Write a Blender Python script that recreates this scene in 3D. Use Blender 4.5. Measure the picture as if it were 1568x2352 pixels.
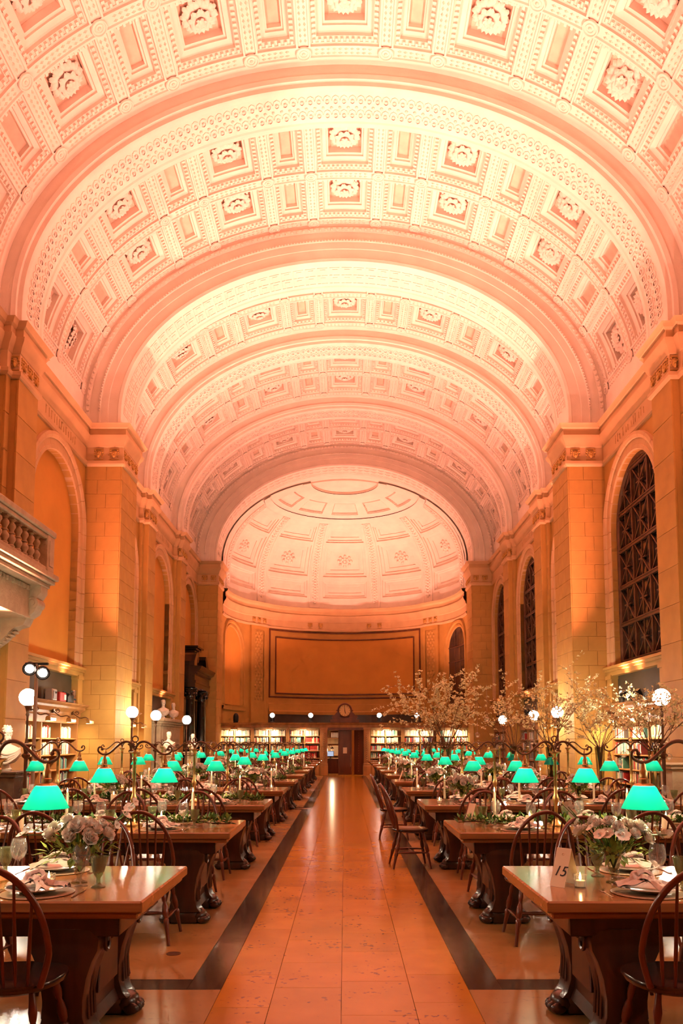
import bpy, bmesh, math, random
from mathutils import Vector, Matrix
random.seed(11)
PI = math.pi
for o in list(bpy.data.objects):
    bpy.data.objects.remove(o, do_unlink=True)
SC = bpy.context.scene
COL = SC.collection

# ------------------------------------------------------------------ camera, world, exposure
cam_d = bpy.data.cameras.new('camera'); cam = bpy.data.objects.new('camera', cam_d); COL.objects.link(cam)
F_PX, PITCH, HOR, PPX, CAM_H = 1800.0, math.radians(5.4), 1705.3, 791.5, 1.5
cam_d.sensor_fit = 'VERTICAL'; cam_d.sensor_height = 36.0; cam_d.sensor_width = 24.0
cam_d.lens = F_PX / 2352 * 36.0
cam_d.shift_y = (HOR - F_PX * math.tan(PITCH) - 1176) / 2352
cam_d.shift_x = -(PPX - 784) / 2352
cam_d.clip_start = 0.05; cam_d.clip_end = 300
cam.location = (0, 0, CAM_H); cam.rotation_euler = (PI / 2 + PITCH, 0, 0)
SC.camera = cam
w = bpy.data.worlds.new('world'); SC.world = w; w.use_nodes = True
w.node_tree.nodes['Background'].inputs[0].default_value = (0.012, 0.01, 0.012, 1)
w.node_tree.nodes['Background'].inputs[1].default_value = 0.3
SC.view_settings.view_transform = 'Standard'; SC.view_settings.look = 'None'
SC.view_settings.exposure = 0.0; SC.view_settings.gamma = 1.0
SC.view_settings.use_curve_mapping = False
SC.cycles.use_denoising = True
try: SC.cycles.denoiser = 'OPENIMAGEDENOISE'
except Exception: pass
SC.cycles.max_bounces = 6; SC.cycles.diffuse_bounces = 3; SC.cycles.glossy_bounces = 2
SC.cycles.use_adaptive_sampling = True; SC.cycles.adaptive_threshold = .12; SC.cycles.adaptive_min_samples = 12
SC.cycles.transparent_max_bounces = 14; SC.cycles.transmission_bounces = 4
SC.cycles.caustics_reflective = False; SC.cycles.caustics_refractive = False
SC.cycles.sample_clamp_indirect = 6.0
try: SC.cycles.use_light_tree = True
except Exception: pass

# light strengths and colours in one place (each lamp's light is made in that lamp's builder)
UP_COL = (1.0, 0.30, 0.215)      # amber-pink gel of the uplights
WARM = (1.0, 0.74, 0.42)
UP_W = 3700.0
GLOBE_E = 170.0
BULB_E = 120.0
BULB_W = 9.0

# ------------------------------------------------------------------ mesh helpers
class MB:
    def __init__(s): s.v = []; s.f = []; s.mi = []; s.cur = 0
    def add(s, vs, fs):
        b = len(s.v); s.v += [tuple(p) for p in vs]
        for f in fs: s.f.append([i + b for i in f]); s.mi.append(s.cur)
        return s
    def quad(s, a, b, c, d): return s.add([a, b, c, d], [(0, 1, 2, 3)])
    def box(s, x0, x1, y0, y1, z0, z1, M=None):
        vs = [(x, y, z) for x in (x0, x1) for y in (y0, y1) for z in (z0, z1)]
        if M is not None: vs = [tuple(M @ Vector(p)) for p in vs]
        return s.add(vs, [(0, 1, 3, 2), (4, 6, 7, 5), (0, 4, 5, 1), (2, 3, 7, 6), (0, 2, 6, 4), (1, 5, 7, 3)])
    def bbox(s, x0, x1, y0, y1, z0, z1, b=0.01, M=None):
        # box with chamfered edges: 24 corner verts
        vs = []; idx = {}
        for ix, x in enumerate((x0, x1)):
            for iy, y in enumerate((y0, y1)):
                for iz, z in enumerate((z0, z1)):
                    sx, sy, sz = (1 if ix == 0 else -1), (1 if iy == 0 else -1), (1 if iz == 0 else -1)
                    for ax in range(3):
                        p = [x, y, z]
                        for k, sg in enumerate((sx, sy, sz)):
                            if k != ax: p[k] += sg * b
                        idx[(ix, iy, iz, ax)] = len(vs); vs.append(p)
        fs = []
        I = lambda a, b_, c, ax: idx[(a, b_, c, ax)]
        for i in (0, 1):
            fs.append([I(i, 0, 0, 0), I(i, 1, 0, 0), I(i, 1, 1, 0), I(i, 0, 1, 0)])
            fs.append([I(0, i, 0, 1), I(1, i, 0, 1), I(1, i, 1, 1), I(0, i, 1, 1)])
            fs.append([I(0, 0, i, 2), I(1, 0, i, 2), I(1, 1, i, 2), I(0, 1, i, 2)])
        for i in (0, 1):
            for j in (0, 1):
                fs.append([I(i, j, 0, 0), I(i, j, 1, 0), I(i, j, 1, 1), I(i, j, 0, 1)])
                fs.append([I(i, 0, j, 0), I(i, 1, j, 0), I(i, 1, j, 2), I(i, 0, j, 2)])
                fs.append([I(0, i, j, 1), I(1, i, j, 1), I(1, i, j, 2), I(0, i, j, 2)])
                for k in (0, 1): fs.append([I(i, j, k, 0), I(i, j, k, 1), I(i, j, k, 2)])
        if M is not None: vs = [tuple(M @ Vector(p)) for p in vs]
        return s.add(vs, fs)
    def loft(s, loops, closed=True, cap0=False, cap1=False):
        n = len(loops[0]); vs = [p for l in loops for p in l]; fs = []
        m = n if closed else n - 1
        for k in range(len(loops) - 1):
            for i in range(m):
                j = (i + 1) % n
                fs.append((k * n + i, k * n + j, (k + 1) * n + j, (k + 1) * n + i))
        if cap0: fs.append(tuple(range(n))[::-1])
        if cap1: fs.append(tuple(range((len(loops) - 1) * n, len(loops) * n)))
        return s.add(vs, fs)
    def lathe(s, prof, seg=16, M=None, sx=1, sy=1, caps=True):
        loops = []
        for r, z in prof:
            r = max(r, 1e-4)
            l = [(r * sx * math.cos(2 * PI * i / seg), r * sy * math.sin(2 * PI * i / seg), z) for i in range(seg)]
            if M is not None: l = [tuple(M @ Vector(p)) for p in l]
            loops.append(l)
        return s.loft(loops, True, caps and prof[0][0] > 2e-4, caps and prof[-1][0] > 2e-4)
    def tube(s, pts, rad, seg=8, cap=True):
        pts = [Vector(p) for p in pts]; n = len(pts)
        if not hasattr(rad, '__len__'): rad = [rad] * n
        loops = []; up = None
        for i, p in enumerate(pts):
            t = (pts[min(i + 1, n - 1)] - pts[max(i - 1, 0)])
            if t.length < 1e-9: t = Vector((0, 0, 1))
            t.normalize()
            if up is None:
                up = Vector((0, 0, 1)) if abs(t.z) < .9 else Vector((1, 0, 0))
            a = up - t * up.dot(t)
            if a.length < 1e-6: a = t.orthogonal()
            a.normalize(); up = a; b = t.cross(a)
            loops.append([tuple(p + (a * math.cos(2 * PI * k / seg) + b * math.sin(2 * PI * k / seg)) * rad[i]) for k in range(seg)])
        return s.loft(loops, True, cap, cap)
    def ball(s, c, r, seg=12, rings=8, sc=(1, 1, 1)):
        loops = []
        for k in range(rings + 1):
            a = -PI / 2 + PI * k / rings; rr = max(math.cos(a), 1e-3)
            loops.append([(c[0] + r * sc[0] * rr * math.cos(2 * PI * i / seg), c[1] + r * sc[1] * rr * math.sin(2 * PI * i / seg), c[2] + r * sc[2] * math.sin(a)) for i in range(seg)])
        return s.loft(loops)
    def prism(s, poly, h0, h1, axis='z'):
        def P(p, h):
            return {'z': (p[0], p[1], h), 'y': (p[0], h, p[1]), 'x': (h, p[0], p[1])}[axis]
        return s.loft([[P(p, h0) for p in poly], [P(p, h1) for p in poly]], True, True, True)
    def torus(s, c, R, r, seg=16, k=6, M=None):
        loops = []
        for i in range(seg + 1):
            a = 2 * PI * i / seg
            l = [(( R + r * math.cos(2 * PI * j / k)) * math.cos(a), (R + r * math.cos(2 * PI * j / k)) * math.sin(a), r * math.sin(2 * PI * j / k)) for j in range(k)]
            if M is not None: l = [tuple(M @ Vector(p)) for p in l]
            loops.append([(p[0] + c[0], p[1] + c[1], p[2] + c[2]) for p in l])
        return s.loft(loops)
    def mesh(s, name, mats, smooth=None):
        me = bpy.data.meshes.new(name); me.from_pydata(s.v, [], s.f); me.update()
        bm = bmesh.new(); bm.from_mesh(me); bmesh.ops.recalc_face_normals(bm, faces=bm.faces); bm.to_mesh(me); bm.free()
        if not isinstance(mats, (list, tuple)): mats = [mats]
        for m in mats: me.materials.append(m)
        if len(mats) > 1: me.polygons.foreach_set('material_index', s.mi)
        if smooth:
            me.polygons.foreach_set('use_smooth', [True] * len(me.polygons))
            try: me.set_sharp_from_angle(angle=math.radians(smooth))
            except Exception: pass
        return me

def obj(name, me, parent=None, loc=(0, 0, 0), rot=(0, 0, 0), scale=(1, 1, 1), label=None):
    o = bpy.data.objects.new(name, me); COL.objects.link(o)
    o.location = loc; o.rotation_euler = rot; o.scale = scale
    if parent is not None: o.parent = parent
    if label: o['label'] = label
    return o
def tag(o, label, cat, group=None, kind=None):
    o['label'] = label; o['category'] = cat
    if group: o['group'] = group
    if kind: o['kind'] = kind
    return o
def thing(name, label, cat, loc=(0, 0, 0), rz=0, group=None):
    o = bpy.data.objects.new(name, None); COL.objects.link(o); o.empty_display_size = .1
    o.location = loc; o.rotation_euler = (0, 0, rz)
    return tag(o, label, cat, group)
def struct(name, me, label, cat='structure', **k):
    o = obj(name, me, **k); o['label'] = label; o['category'] = cat; o['kind'] = 'structure'; return o
def dup(root, loc, rz=None, label=None, group=None):
    r = root.copy(); COL.objects.link(r); r.location = loc
    if rz is not None: r.rotation_euler = (0, 0, rz)
    if label: r['label'] = label
    if group: r['group'] = group
    def rec(a, b):
        for ch in KIDS.get(a.name, list(a.children)):
            c = ch.copy(); COL.objects.link(c); c.parent = b; rec(ch, c)
    rec(root, r); return r
KIDS = {}
def kids(root):                      # remember the children of a prototype (o.children is slow in big scenes)
    def rec(a):
        KIDS[a.name] = list(a.children)
        for c in KIDS[a.name]: rec(c)
    rec(root); return root
def spline(pts, n=6):
    pts = [Vector(p) for p in pts]; out = []
    for i in range(len(pts) - 1):
        p0 = pts[max(i - 1, 0)]; p1 = pts[i]; p2 = pts[i + 1]; p3 = pts[min(i + 2, len(pts) - 1)]
        for k in range(n):
            t = k / n
            out.append(.5 * ((2 * p1) + (p2 - p0) * t + (2 * p0 - 5 * p1 + 4 * p2 - p3) * t * t + (3 * p1 - p0 - 3 * p2 + p3) * t ** 3))
    out.append(pts[-1]); return out
ORD = ['first', 'second', 'third', 'fourth', 'fifth', 'sixth', 'seventh', 'eighth', 'ninth', 'tenth', 'eleventh', 'twelfth', 'thirteenth', 'fourteenth', 'fifteenth', 'sixteenth', 'seventeenth', 'eighteenth', 'nineteenth', 'twentieth']

# ------------------------------------------------------------------ materials
def nodes(name):
    m = bpy.data.materials.new(name); m.use_nodes = True; nt = m.node_tree
    return m, nt, nt.nodes['Principled BSDF'], nt.nodes['Material Output']
def mat(name, col, rough=.5, metal=0., var=0., vscale=4., bump=0., bscale=20., spec=.5, coat=0., stretch=(1, 1, 1), dark=None, coord='Object', emit=None, estr=0., sheen=0.):
    m, nt, b, out = nodes(name)
    b.inputs['Base Color'].default_value = (*col, 1); b.inputs['Roughness'].default_value = rough
    b.inputs['Metallic'].default_value = metal; b.inputs['Specular IOR Level'].default_value = spec
    b.inputs['Coat Weight'].default_value = coat; b.inputs['Coat Roughness'].default_value = .12
    if emit: b.inputs['Emission Color'].default_value = (*emit, 1); b.inputs['Emission Strength'].default_value = estr
    L = nt.links.new
    if var or bump:
        tc = nt.nodes.new('ShaderNodeTexCoord'); mp = nt.nodes.new('ShaderNodeMapping'); mp.inputs['Scale'].default_value = stretch
        L(tc.outputs[coord], mp.inputs[0])
    if var:
        n = nt.nodes.new('ShaderNodeTexNoise'); n.inputs['Scale'].default_value = vscale; n.inputs['Detail'].default_value = 3
        L(mp.outputs[0], n.inputs['Vector'])
        r = nt.nodes.new('ShaderNodeValToRGB'); r.color_ramp.elements[0].position = .3; r.color_ramp.elements[1].position = .7
        d = dark or tuple(c * (1 - var) for c in col)
        r.color_ramp.elements[0].color = (*d, 1); r.color_ramp.elements[1].color = (*[min(1, c * (1 + var * .4)) for c in col], 1)
        L(n.outputs['Fac'], r.inputs[0]); L(r.outputs[0], b.inputs['Base Color'])
    if bump:
        n2 = nt.nodes.new('ShaderNodeTexNoise'); n2.inputs['Scale'].default_value = bscale; n2.inputs['Detail'].default_value = 2
        L(mp.outputs[0], n2.inputs['Vector'])
        bp = nt.nodes.new('ShaderNodeBump'); bp.inputs['Strength'].default_value = bump; bp.inputs['Distance'].default_value = .02
        L(n2.outputs['Fac'], bp.inputs['Height']); L(bp.outputs[0], b.inputs['Normal'])
    return m
def glass(name, tint=(1, 1, 1), rough=.03, refl=1.0, opac=0.0):
    m, nt, b, out = nodes(name); L = nt.links.new; nt.nodes.remove(b)
    tr = nt.nodes.new('ShaderNodeBsdfTransparent'); tr.inputs[0].default_value = (*tint, 1)
    gl = nt.nodes.new('ShaderNodeBsdfGlossy'); gl.inputs['Roughness'].default_value = rough
    fr = nt.nodes.new('ShaderNodeFresnel'); fr.inputs[0].default_value = 1.5
    mu = nt.nodes.new('ShaderNodeMath'); mu.operation = 'MULTIPLY_ADD'; mu.inputs[1].default_value = refl; mu.inputs[2].default_value = .03
    mx = nt.nodes.new('ShaderNodeMixShader'); L(fr.outputs[0], mu.inputs[0]); L(mu.outputs[0], mx.inputs[0]); L(tr.outputs[0], mx.inputs[1]); L(gl.outputs[0], mx.inputs[2])
    if opac:
        di = nt.nodes.new('ShaderNodeBsdfDiffuse'); di.inputs[0].default_value = (*tint, 1)
        m2 = nt.nodes.new('ShaderNodeMixShader'); m2.inputs[0].default_value = opac
        L(mx.outputs[0], m2.inputs[1]); L(di.outputs[0], m2.inputs[2]); L(m2.outputs[0], out.inputs[0])
    else: L(mx.outputs[0], out.inputs[0])
    return m
def emission(name, col, s):
    m, nt, b, out = nodes(name); b.inputs['Base Color'].default_value = (*col, 1)
    b.inputs['Emission Color'].default_value = (*col, 1); b.inputs['Emission Strength'].default_value = s; return m

M = {}
M['plaster'] = mat('plaster', (.80, .715, .61), .8, var=.08, vscale=2, bump=.08, bscale=30)
M['carved'] = mat('carved_plaster', (.78, .68, .56), .8, var=.12, vscale=9, bump=.5, bscale=45)
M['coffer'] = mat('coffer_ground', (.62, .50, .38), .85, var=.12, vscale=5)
M['stone'] = mat('wall_stone', (.465, .255, .052), .75, var=.14, vscale=1.6, bump=.1, bscale=25)
M['trimstone'] = mat('trim_stone', (.56, .36, .17), .75, var=.1, vscale=2)
M['stone_joint'] = mat('stone_joint', (.39, .21, .045), .9)
M['block'] = mat('stone_block', (.48, .27, .06), .72, var=.16, vscale=2.2, bump=.08, bscale=30)
M['ochre'] = mat('ochre_wall', (.58, .27, .04), .85, var=.1, vscale=1.2, bump=.08, bscale=40)
M['limestone'] = mat('grey_limestone', (.42, .32, .19), .7, var=.18, vscale=6, bump=.25, bscale=30)
M['slate'] = mat('slate_panel', (.065, .058, .042), .35, var=.2, vscale=3)
M['bronze'] = mat('dark_bronze', (.12, .060, .030), .42, metal=.35, var=.3, vscale=8)
M['night'] = mat('night_glass', (.045, .03, .024), .12, var=.5, vscale=2.0, spec=.8)
M['blackmarble'] = mat('black_marble', (.022, .016, .010), .16, var=.8, vscale=6, dark=(.006, .005, .004), coat=.4)
M['oak'] = mat('shelf_oak', (.42, .19, .06), .45, var=.35, vscale=5, stretch=(1, 1, .2), bump=.06, bscale=60)
M['oakdark'] = mat('dark_oak', (.14, .045, .018), .35, var=.4, vscale=5, stretch=(1, 1, .2))
M['table'] = mat('table_oak', (.36, .15, .045), .24, var=.38, vscale=7, stretch=(.25, 3, 3), coat=.55)
M['leg'] = mat('shaded_leg_oak', (.045, .014, .007), .32, var=.4, vscale=6, stretch=(3, 3, .4), coat=.3)  # oak tone lowered so the legs carry the dark shade under the tables
M['chair'] = mat('chair_wood', (.14, .030, .011), .28, var=.35, vscale=8, stretch=(3, 3, .5), coat=.35)
M['seat'] = mat('shaded_seat_wood', (.035, .011, .007), .25, var=.4, vscale=7, stretch=(3, .5, 1), coat=.4)  # seat tone lowered to put the shadow at the chairs into the colour
M['brass'] = mat('aged_brass', (.55, .36, .14), .32, metal=.85, var=.35, vscale=14)
M['iron'] = mat('wrought_bronze', (.16, .09, .05), .4, metal=.6, var=.3, vscale=20)
M['black'] = mat('black_metal', (.012, .011, .010), .4, metal=.3)
M['globe'] = emission('opal_globe', (1.0, .86, .66), GLOBE_E)
M['bulb'] = emission('lamp_bulb', (1.0, .72, .40), BULB_E)
M['flame'] = emission('candle_flame', (1.0, .62, .22), 30.0)
M['wax'] = mat('candle_wax', (.85, .72, .50), .6, emit=(1, .62, .26), estr=.25)
M['spotface'] = emission('spot_lens', (1.0, .78, .66), 30.0)
M['marble'] = mat('white_marble', (.72, .60, .45), .45, var=.15, vscale=7)
M['china'] = mat('white_china', (.82, .76, .70), .18, coat=.4)
M['linen'] = mat('linen_napkin', (.62, .52, .46), .9, var=.12, vscale=12, bump=.15, bscale=60)
M['silver'] = mat('cutlery_silver', (.75, .70, .64), .18, metal=1.0)
M['paper'] = mat('paper', (.82, .70, .50), .85, var=.06, vscale=8)
M['ink'] = mat('black_ink', (.012, .010, .010), .7)
M['petal'] = mat('white_petal', (.93, .90, .80), .65, var=.1, vscale=30)
M['peach'] = mat('peach_petal', (.80, .56, .36), .65, var=.1, vscale=30)
M['leaf'] = mat('green_leaf', (.07, .17, .025), .5, var=.45, vscale=25)
M['lime'] = mat('light_green_leaf', (.26, .36, .06), .55, var=.4, vscale=25)
M['twig'] = mat('branch_bark', (.17, .085, .040), .8, var=.3, vscale=20)
M['blossom'] = mat('branch_blossom', (.95, .89, .52), .7, var=.2, vscale=40)
M['clear'] = glass('clear_glass', (1, 1, 1), .06, .45, .06)
M['goblet'] = glass('green_goblet_glass', (.62, .66, .44), .1, .6, .16)
M['vaseglass'] = glass('vase_glass', (.80, .80, .70), .05, .4)
for _k in ('flame', 'wax', 'spotface', 'bulb'):
    M[_k].cycles.emission_sampling = 'NONE'
def shade_mat():
    m, nt, b, out = nodes('green_glass_shade'); L = nt.links.new
    b.inputs['Base Color'].default_value = (.004, .30, .17, 1); b.inputs['Roughness'].default_value = .15
    b.inputs['Emission Color'].default_value = (.0, .55, .34, 1); b.inputs['Emission Strength'].default_value = .30
    t = nt.nodes.new('ShaderNodeBsdfTranslucent'); t.inputs[0].default_value = (.035, .46, .40, 1)
    mx = nt.nodes.new('ShaderNodeMixShader'); mx.inputs[0].default_value = .75
    L(b.outputs[0], mx.inputs[1]); L(t.outputs[0], mx.inputs[2]); L(mx.outputs[0], out.inputs[0]); return m
M['shade'] = shade_mat(); M['shade'].cycles.emission_sampling = 'NONE'
def floor_mat(name, col, spot, rough, spots=.0):
    m, nt, b, out = nodes(name); L = nt.links.new
    tc = nt.nodes.new('ShaderNodeTexCoord')
    oi = nt.nodes.new('ShaderNodeObjectInfo')
    n = nt.nodes.new('ShaderNodeTexNoise'); n.inputs['Scale'].default_value = 3.0; n.inputs['Detail'].default_value = 6
    mp = nt.nodes.new('ShaderNodeVectorMath'); mp.operation = 'ADD'
    L(tc.outputs['Object'], mp.inputs[0]); L(oi.outputs['Location'], mp.inputs[1]); L(mp.outputs[0], n.inputs['Vector'])
    r = nt.nodes.new('ShaderNodeValToRGB'); r.color_ramp.elements[0].position = .3; r.color_ramp.elements[1].position = .7
    r.color_ramp.elements[0].color = (*[c * .88 for c in col], 1); r.color_ramp.elements[1].color = (*[min(1, c * 1.08) for c in col], 1)
    L(n.outputs['Fac'], r.inputs[0]); last = r.outputs[0]
    # each slab has its own tone
    hv = nt.nodes.new('ShaderNodeHueSaturation'); ma = nt.nodes.new('ShaderNodeMath'); ma.operation = 'MULTIPLY_ADD'; ma.inputs[1].default_value = .22; ma.inputs[2].default_value = .89
    L(oi.outputs['Random'], ma.inputs[0]); L(ma.outputs[0], hv.inputs['Value']); L(last, hv.inputs['Color']); last = hv.outputs[0]
    if spots:
        n2 = nt.nodes.new('ShaderNodeTexNoise'); n2.inputs['Scale'].default_value = 22; n2.inputs['Detail'].default_value = 3
        L(mp.outputs[0], n2.inputs['Vector'])
        n3 = nt.nodes.new('ShaderNodeTexNoise'); n3.inputs['Scale'].default_value = 2.6; L(mp.outputs[0], n3.inputs['Vector'])
        ad = nt.nodes.new('ShaderNodeMath'); ad.operation = 'MULTIPLY_ADD'; ad.inputs[1].default_value = .55; L(n3.outputs['Fac'], ad.inputs[0]); L(n2.outputs['Fac'], ad.inputs[2])
        r2 = nt.nodes.new('ShaderNodeValToRGB'); r2.color_ramp.elements[0].position = .93; r2.color_ramp.elements[1].position = .99
        r2.color_ramp.elements[0].color = (0, 0, 0, 1); r2.color_ramp.elements[1].color = (1, 1, 1, 1)
        L(ad.outputs[0], r2.inputs[0]); mx = nt.nodes.new('ShaderNodeMix'); mx.data_type = 'RGBA'
        mm = nt.nodes.new('ShaderNodeMath'); mm.operation = 'MULTIPLY'; mm.inputs[1].default_value = spots; L(r2.outputs[0], mm.inputs[0])
        L(mm.outputs[0], mx.inputs[0]); L(last, mx.inputs[6]); mx.inputs[7].default_value = (*spot, 1); last = mx.outputs[2]
    L(last, b.inputs['Base Color']); b.inputs['Roughness'].default_value = rough; b.inputs['Specular IOR Level'].default_value = .5
    n4 = nt.nodes.new('ShaderNodeTexNoise'); n4.inputs['Scale'].default_value = 7; L(mp.outputs[0], n4.inputs['Vector'])
    bp = nt.nodes.new('ShaderNodeBump'); bp.inputs['Strength'].default_value = .04; bp.inputs['Distance'].default_value = .02; L(n4.outputs['Fac'], bp.inputs['Height']); L(bp.outputs[0], b.inputs['Normal'])
    return m
M['slab'] = floor_mat('floor_slab', (.45, .205, .018), (.12, .06, .03), .20, .75)
M['sideslab'] = floor_mat('side_floor_slab', (.37, .20, .065), (.15, .09, .05), .27, .3)
M['strip'] = floor_mat('dark_floor_strip', (.075, .055, .035), (.03, .02, .01), .16)
M['grout'] = mat('floor_grout', (.40, .19, .04), .4)
BOOKC = dict(cream=(.72, .62, .45), red=(.42, .022, .015), tan=(.45, .26, .11), navy=(.03, .04, .09), green=(.05, .15, .09), maroon=(.16, .02, .02), white=(.78, .74, .66), grey=(.30, .28, .26), teal=(.10, .30, .28), brown=(.16, .08, .04))
for k, c in BOOKC.items(): M['book_' + k] = mat('book_cover_' + k, c, .6, var=.25, vscale=6)

# ================================================================== THE SHELL
EA, EB, ZS, WX = 6.65, 5.0, 9.9, 6.55
_N = 1600
_ts = [PI / 2 * i / _N for i in range(_N + 1)]; _ss = [0.0]
for _i in range(_N):
    _ss.append(_ss[-1] + math.hypot(EA * (math.sin(_ts[_i + 1]) - math.sin(_ts[_i])), EB * (math.cos(_ts[_i + 1]) - math.cos(_ts[_i]))))
QARC = _ss[-1]
def t_of(s):
    s = min(abs(s), QARC); lo, hi = 0, _N
    while hi - lo > 1:
        m = (lo + hi) // 2
        if _ss[m] <= s: lo = m
        else: hi = m
    return _ts[lo] + (_ts[hi] - _ts[lo]) * (s - _ss[lo]) / (_ss[hi] - _ss[lo])
def vp(s, Y, d=0.0):
    """vault point: s = arc length from the crown (signed), d > 0 = recessed into the vault"""
    if abs(s) > QARC: return (math.copysign(EA + d, s), Y, ZS - (abs(s) - QARC))
    t = t_of(s); nx, nz = math.sin(t) / EA, math.cos(t) / EB; L = math.hypot(nx, nz)
    return (math.copysign(EA * math.sin(t) + d * nx / L, s), Y, ZS + EB * math.cos(t) + d * nz / L)
def vnormal(s):
    t = t_of(s); nx, nz = math.sin(t) / EA, math.cos(t) / EB; L = math.hypot(nx, nz)
    return (math.copysign(nx / L, s), nz / L)
BAYS = [32.49, 27.47, 22.45, 17.43, 12.41, 7.39, 2.37, -2.65]
ARCHES = [(35.0, 'b'), (29.98, 's'), (24.96, 's'), (19.94, 'b'), (14.92, 's'), (9.9, 's'), (4.88, 'b'), (-.14, 's')]
RIBS = [.8, 1.83, 3.42, 4.44, 6.03, 7.06, 8.66]
ROWS = [c + k * .835 for c in BAYS[:5] for k in (-1, 1)]

# ---- ceiling
mb = MB(); cv = MB()
def strip(s0, s1, y0, y1, d=0.0, ds=.25):
    n = max(1, int(math.ceil(abs(s1 - s0) / ds)))
    mb.loft([[vp(s0 + (s1 - s0) * i / n, y0, d), vp(s0 + (s1 - s0) * i / n, y1, d)] for i in range(n + 1)], closed=False)
RP = [(-.14, 0), (-.105, 0), (-.092, .03), (.092, .03), (.105, 0), (.14, 0)]
END = QARC + .45
def leaf_t(s, y, along_s, sz):          # one carved leaf: low pyramid lying in the sunk rib face
    pts = []
    for du, dv in ((1, 0), (.15, .5), (-.8, 0), (.15, -.5)):
        u, v = du * sz, dv * sz
        pts.append(vp(s + u, y + v, .03) if along_s else vp(s + v, y + u, .03))
    pts.append(vp(s, y, -.004))
    cv.add(pts, [(0, 1, 4), (1, 2, 4), (2, 3, 4), (3, 0, 4)])
for c in BAYS[:5]:
    for k in (-1, 0, 1):               # transverse ribs
        yc = c + 1.67 * k; n = 80
        mb.loft([[vp(-8.8 + 17.6 * i / n, yc + o, d) for o, d in RP] for i in range(n + 1)], closed=False)
        s = -8.6
        while s < 8.6:
            if min(abs(abs(s) - r) for r in RIBS) > .22:
                for sg in (-1, 1): leaf_t(s, yc + sg * .045, True, .055)
            s += .115
    strip(-END, END, c - 2.51, c - 1.80); strip(-END, END, c + 1.80, c + 2.51)
    for r in RIBS:
        for sg in (-1, 1):             # longitudinal ribs
            for k in (-1, 1):
                y0, y1 = c + .835 * k - .72, c + .835 * k + .72
                mb.loft([[vp(sg * r + o, y, d + .002) for o, d in RP] for y in (y0, y1)], closed=False)
                y = y0 + .15
                while y < y1 - .1:
                    for q in (-1, 1): leaf_t(sg * r + q * .045, y, False, .055)
                    y += .115
    for sg in (-1, 1): strip(sg * 8.79, sg * END, c - 1.80, c + 1.80)
strip(-END, END, -5.3, BAYS[4] - 2.51)
ceiling = struct('ceiling', mb.mesh('ceiling', M['plaster'], 40), 'coffered elliptical barrel vault of pale plaster lit salmon pink', 'ceiling')
obj('carving', cv.mesh('rib_carving', M['carved'], 30), ceiling)['kind'] = 'stuff'

def coffer_mesh(fn, u0, u1, v0, v1, steps, nu=6, nv=4, teeth=None, mats=None):
    """stepped recess; fn(u, v, d) -> point; steps = (inset, depth); teeth = (inset, depth, size, gap)"""
    m = MB(); loops = []
    def loop(i, d):
        a0, a1, b0, b1 = u0 + i, u1 - i, v0 + i, v1 - i; l = []
        for k in range(nu): l.append(fn(a0 + (a1 - a0) * k / nu, b0, d))
        for k in range(nv): l.append(fn(a1, b0 + (b1 - b0) * k / nv, d))
        for k in range(nu): l.append(fn(a1 - (a1 - a0) * k / nu, b1, d))
        for k in range(nv): l.append(fn(a0, b1 - (b1 - b0) * k / nv, d))
        return l
    loops = [loop(i, d) for i, d in steps]
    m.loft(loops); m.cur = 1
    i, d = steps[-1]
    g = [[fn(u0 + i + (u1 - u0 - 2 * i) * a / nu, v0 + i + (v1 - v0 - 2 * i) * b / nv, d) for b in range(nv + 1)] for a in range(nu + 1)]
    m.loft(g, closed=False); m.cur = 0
    if teeth:
        ti, td, sz, gap = teeth
        def tooth(uc, vc, hu, hv):
            p = [fn(uc + a * hu, vc + b * hv, d) for d in (td, td - sz) for a, b in ((-1, -1), (1, -1), (1, 1), (-1, 1))]
            m.add(p, [(4, 5, 6, 7), (0, 1, 5, 4), (1, 2, 6, 5), (2, 3, 7, 6), (3, 0, 4, 7)])
        for vv in (v0 + ti, v1 - ti):
            n = int((u1 - u0 - 2 * ti) / gap)
            for k in range(n + 1): tooth(u0 + ti + (u1 - u0 - 2 * ti) * k / n, vv, sz * .42, sz * .6)
        for uu in (u0 + ti, u1 - ti):
            n = int((v1 - v0 - 2 * ti) / gap)
            for k in range(1, n): tooth(uu, v0 + ti + (v1 - v0 - 2 * ti) * k / n, sz * .6, sz * .42)
    return m.mesh('coffer', mats or [M['plaster'], M['coffer']])
SQ = [(0, 0), (.0, .05), (.03, .06), (.03, .075), (.12, .10), (.12, .17), (.15, .18), (.24, .20), (.24, .24), (.29, .25), (.29, .40)]
NR = [(0, 0), (.0, .05), (.03, .06), (.03, .075), (.11, .10), (.11, .17), (.14, .18), (.20, .20), (.20, .24), (.24, .25), (.24, .33)]
def petal_ring(m, n, r0, r1, z0, z1, wd, cup, ph=0.0, nu=4, nw=4):
    for k in range(n):
        a = 2 * PI * k / n + ph; g = []
        for i in range(nu + 1):
            t = i / nu; r = r0 + (r1 - r0) * t; z = z0 + (z1 - z0) * t + cup * math.sin(PI * t)
            hw = wd * (.35 + .65 * math.sin(PI * min(1, .25 + .62 * t))) * (1 if i < nu else .62)
            row = []
            for j in range(nw + 1):
                q = -1 + 2 * j / nw; an = a + hw * q / max(r, .02)
                rr = r * (1 - .08 * q * q); zz = z - .028 * q * q * (r1 / .34) + (.012 * math.cos(q * PI * 2.2) if i >= nu - 1 else 0)
                row.append((rr * math.cos(an), rr * math.sin(an), zz))
            g.append(row)
        m.loft(g, closed=False)
m = MB()
petal_ring(m, 12, .12, .37, .02, .06, .115, .06)
petal_ring(m, 12, .12, .345, .05, .085, .10, .05, PI / 12)
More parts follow.
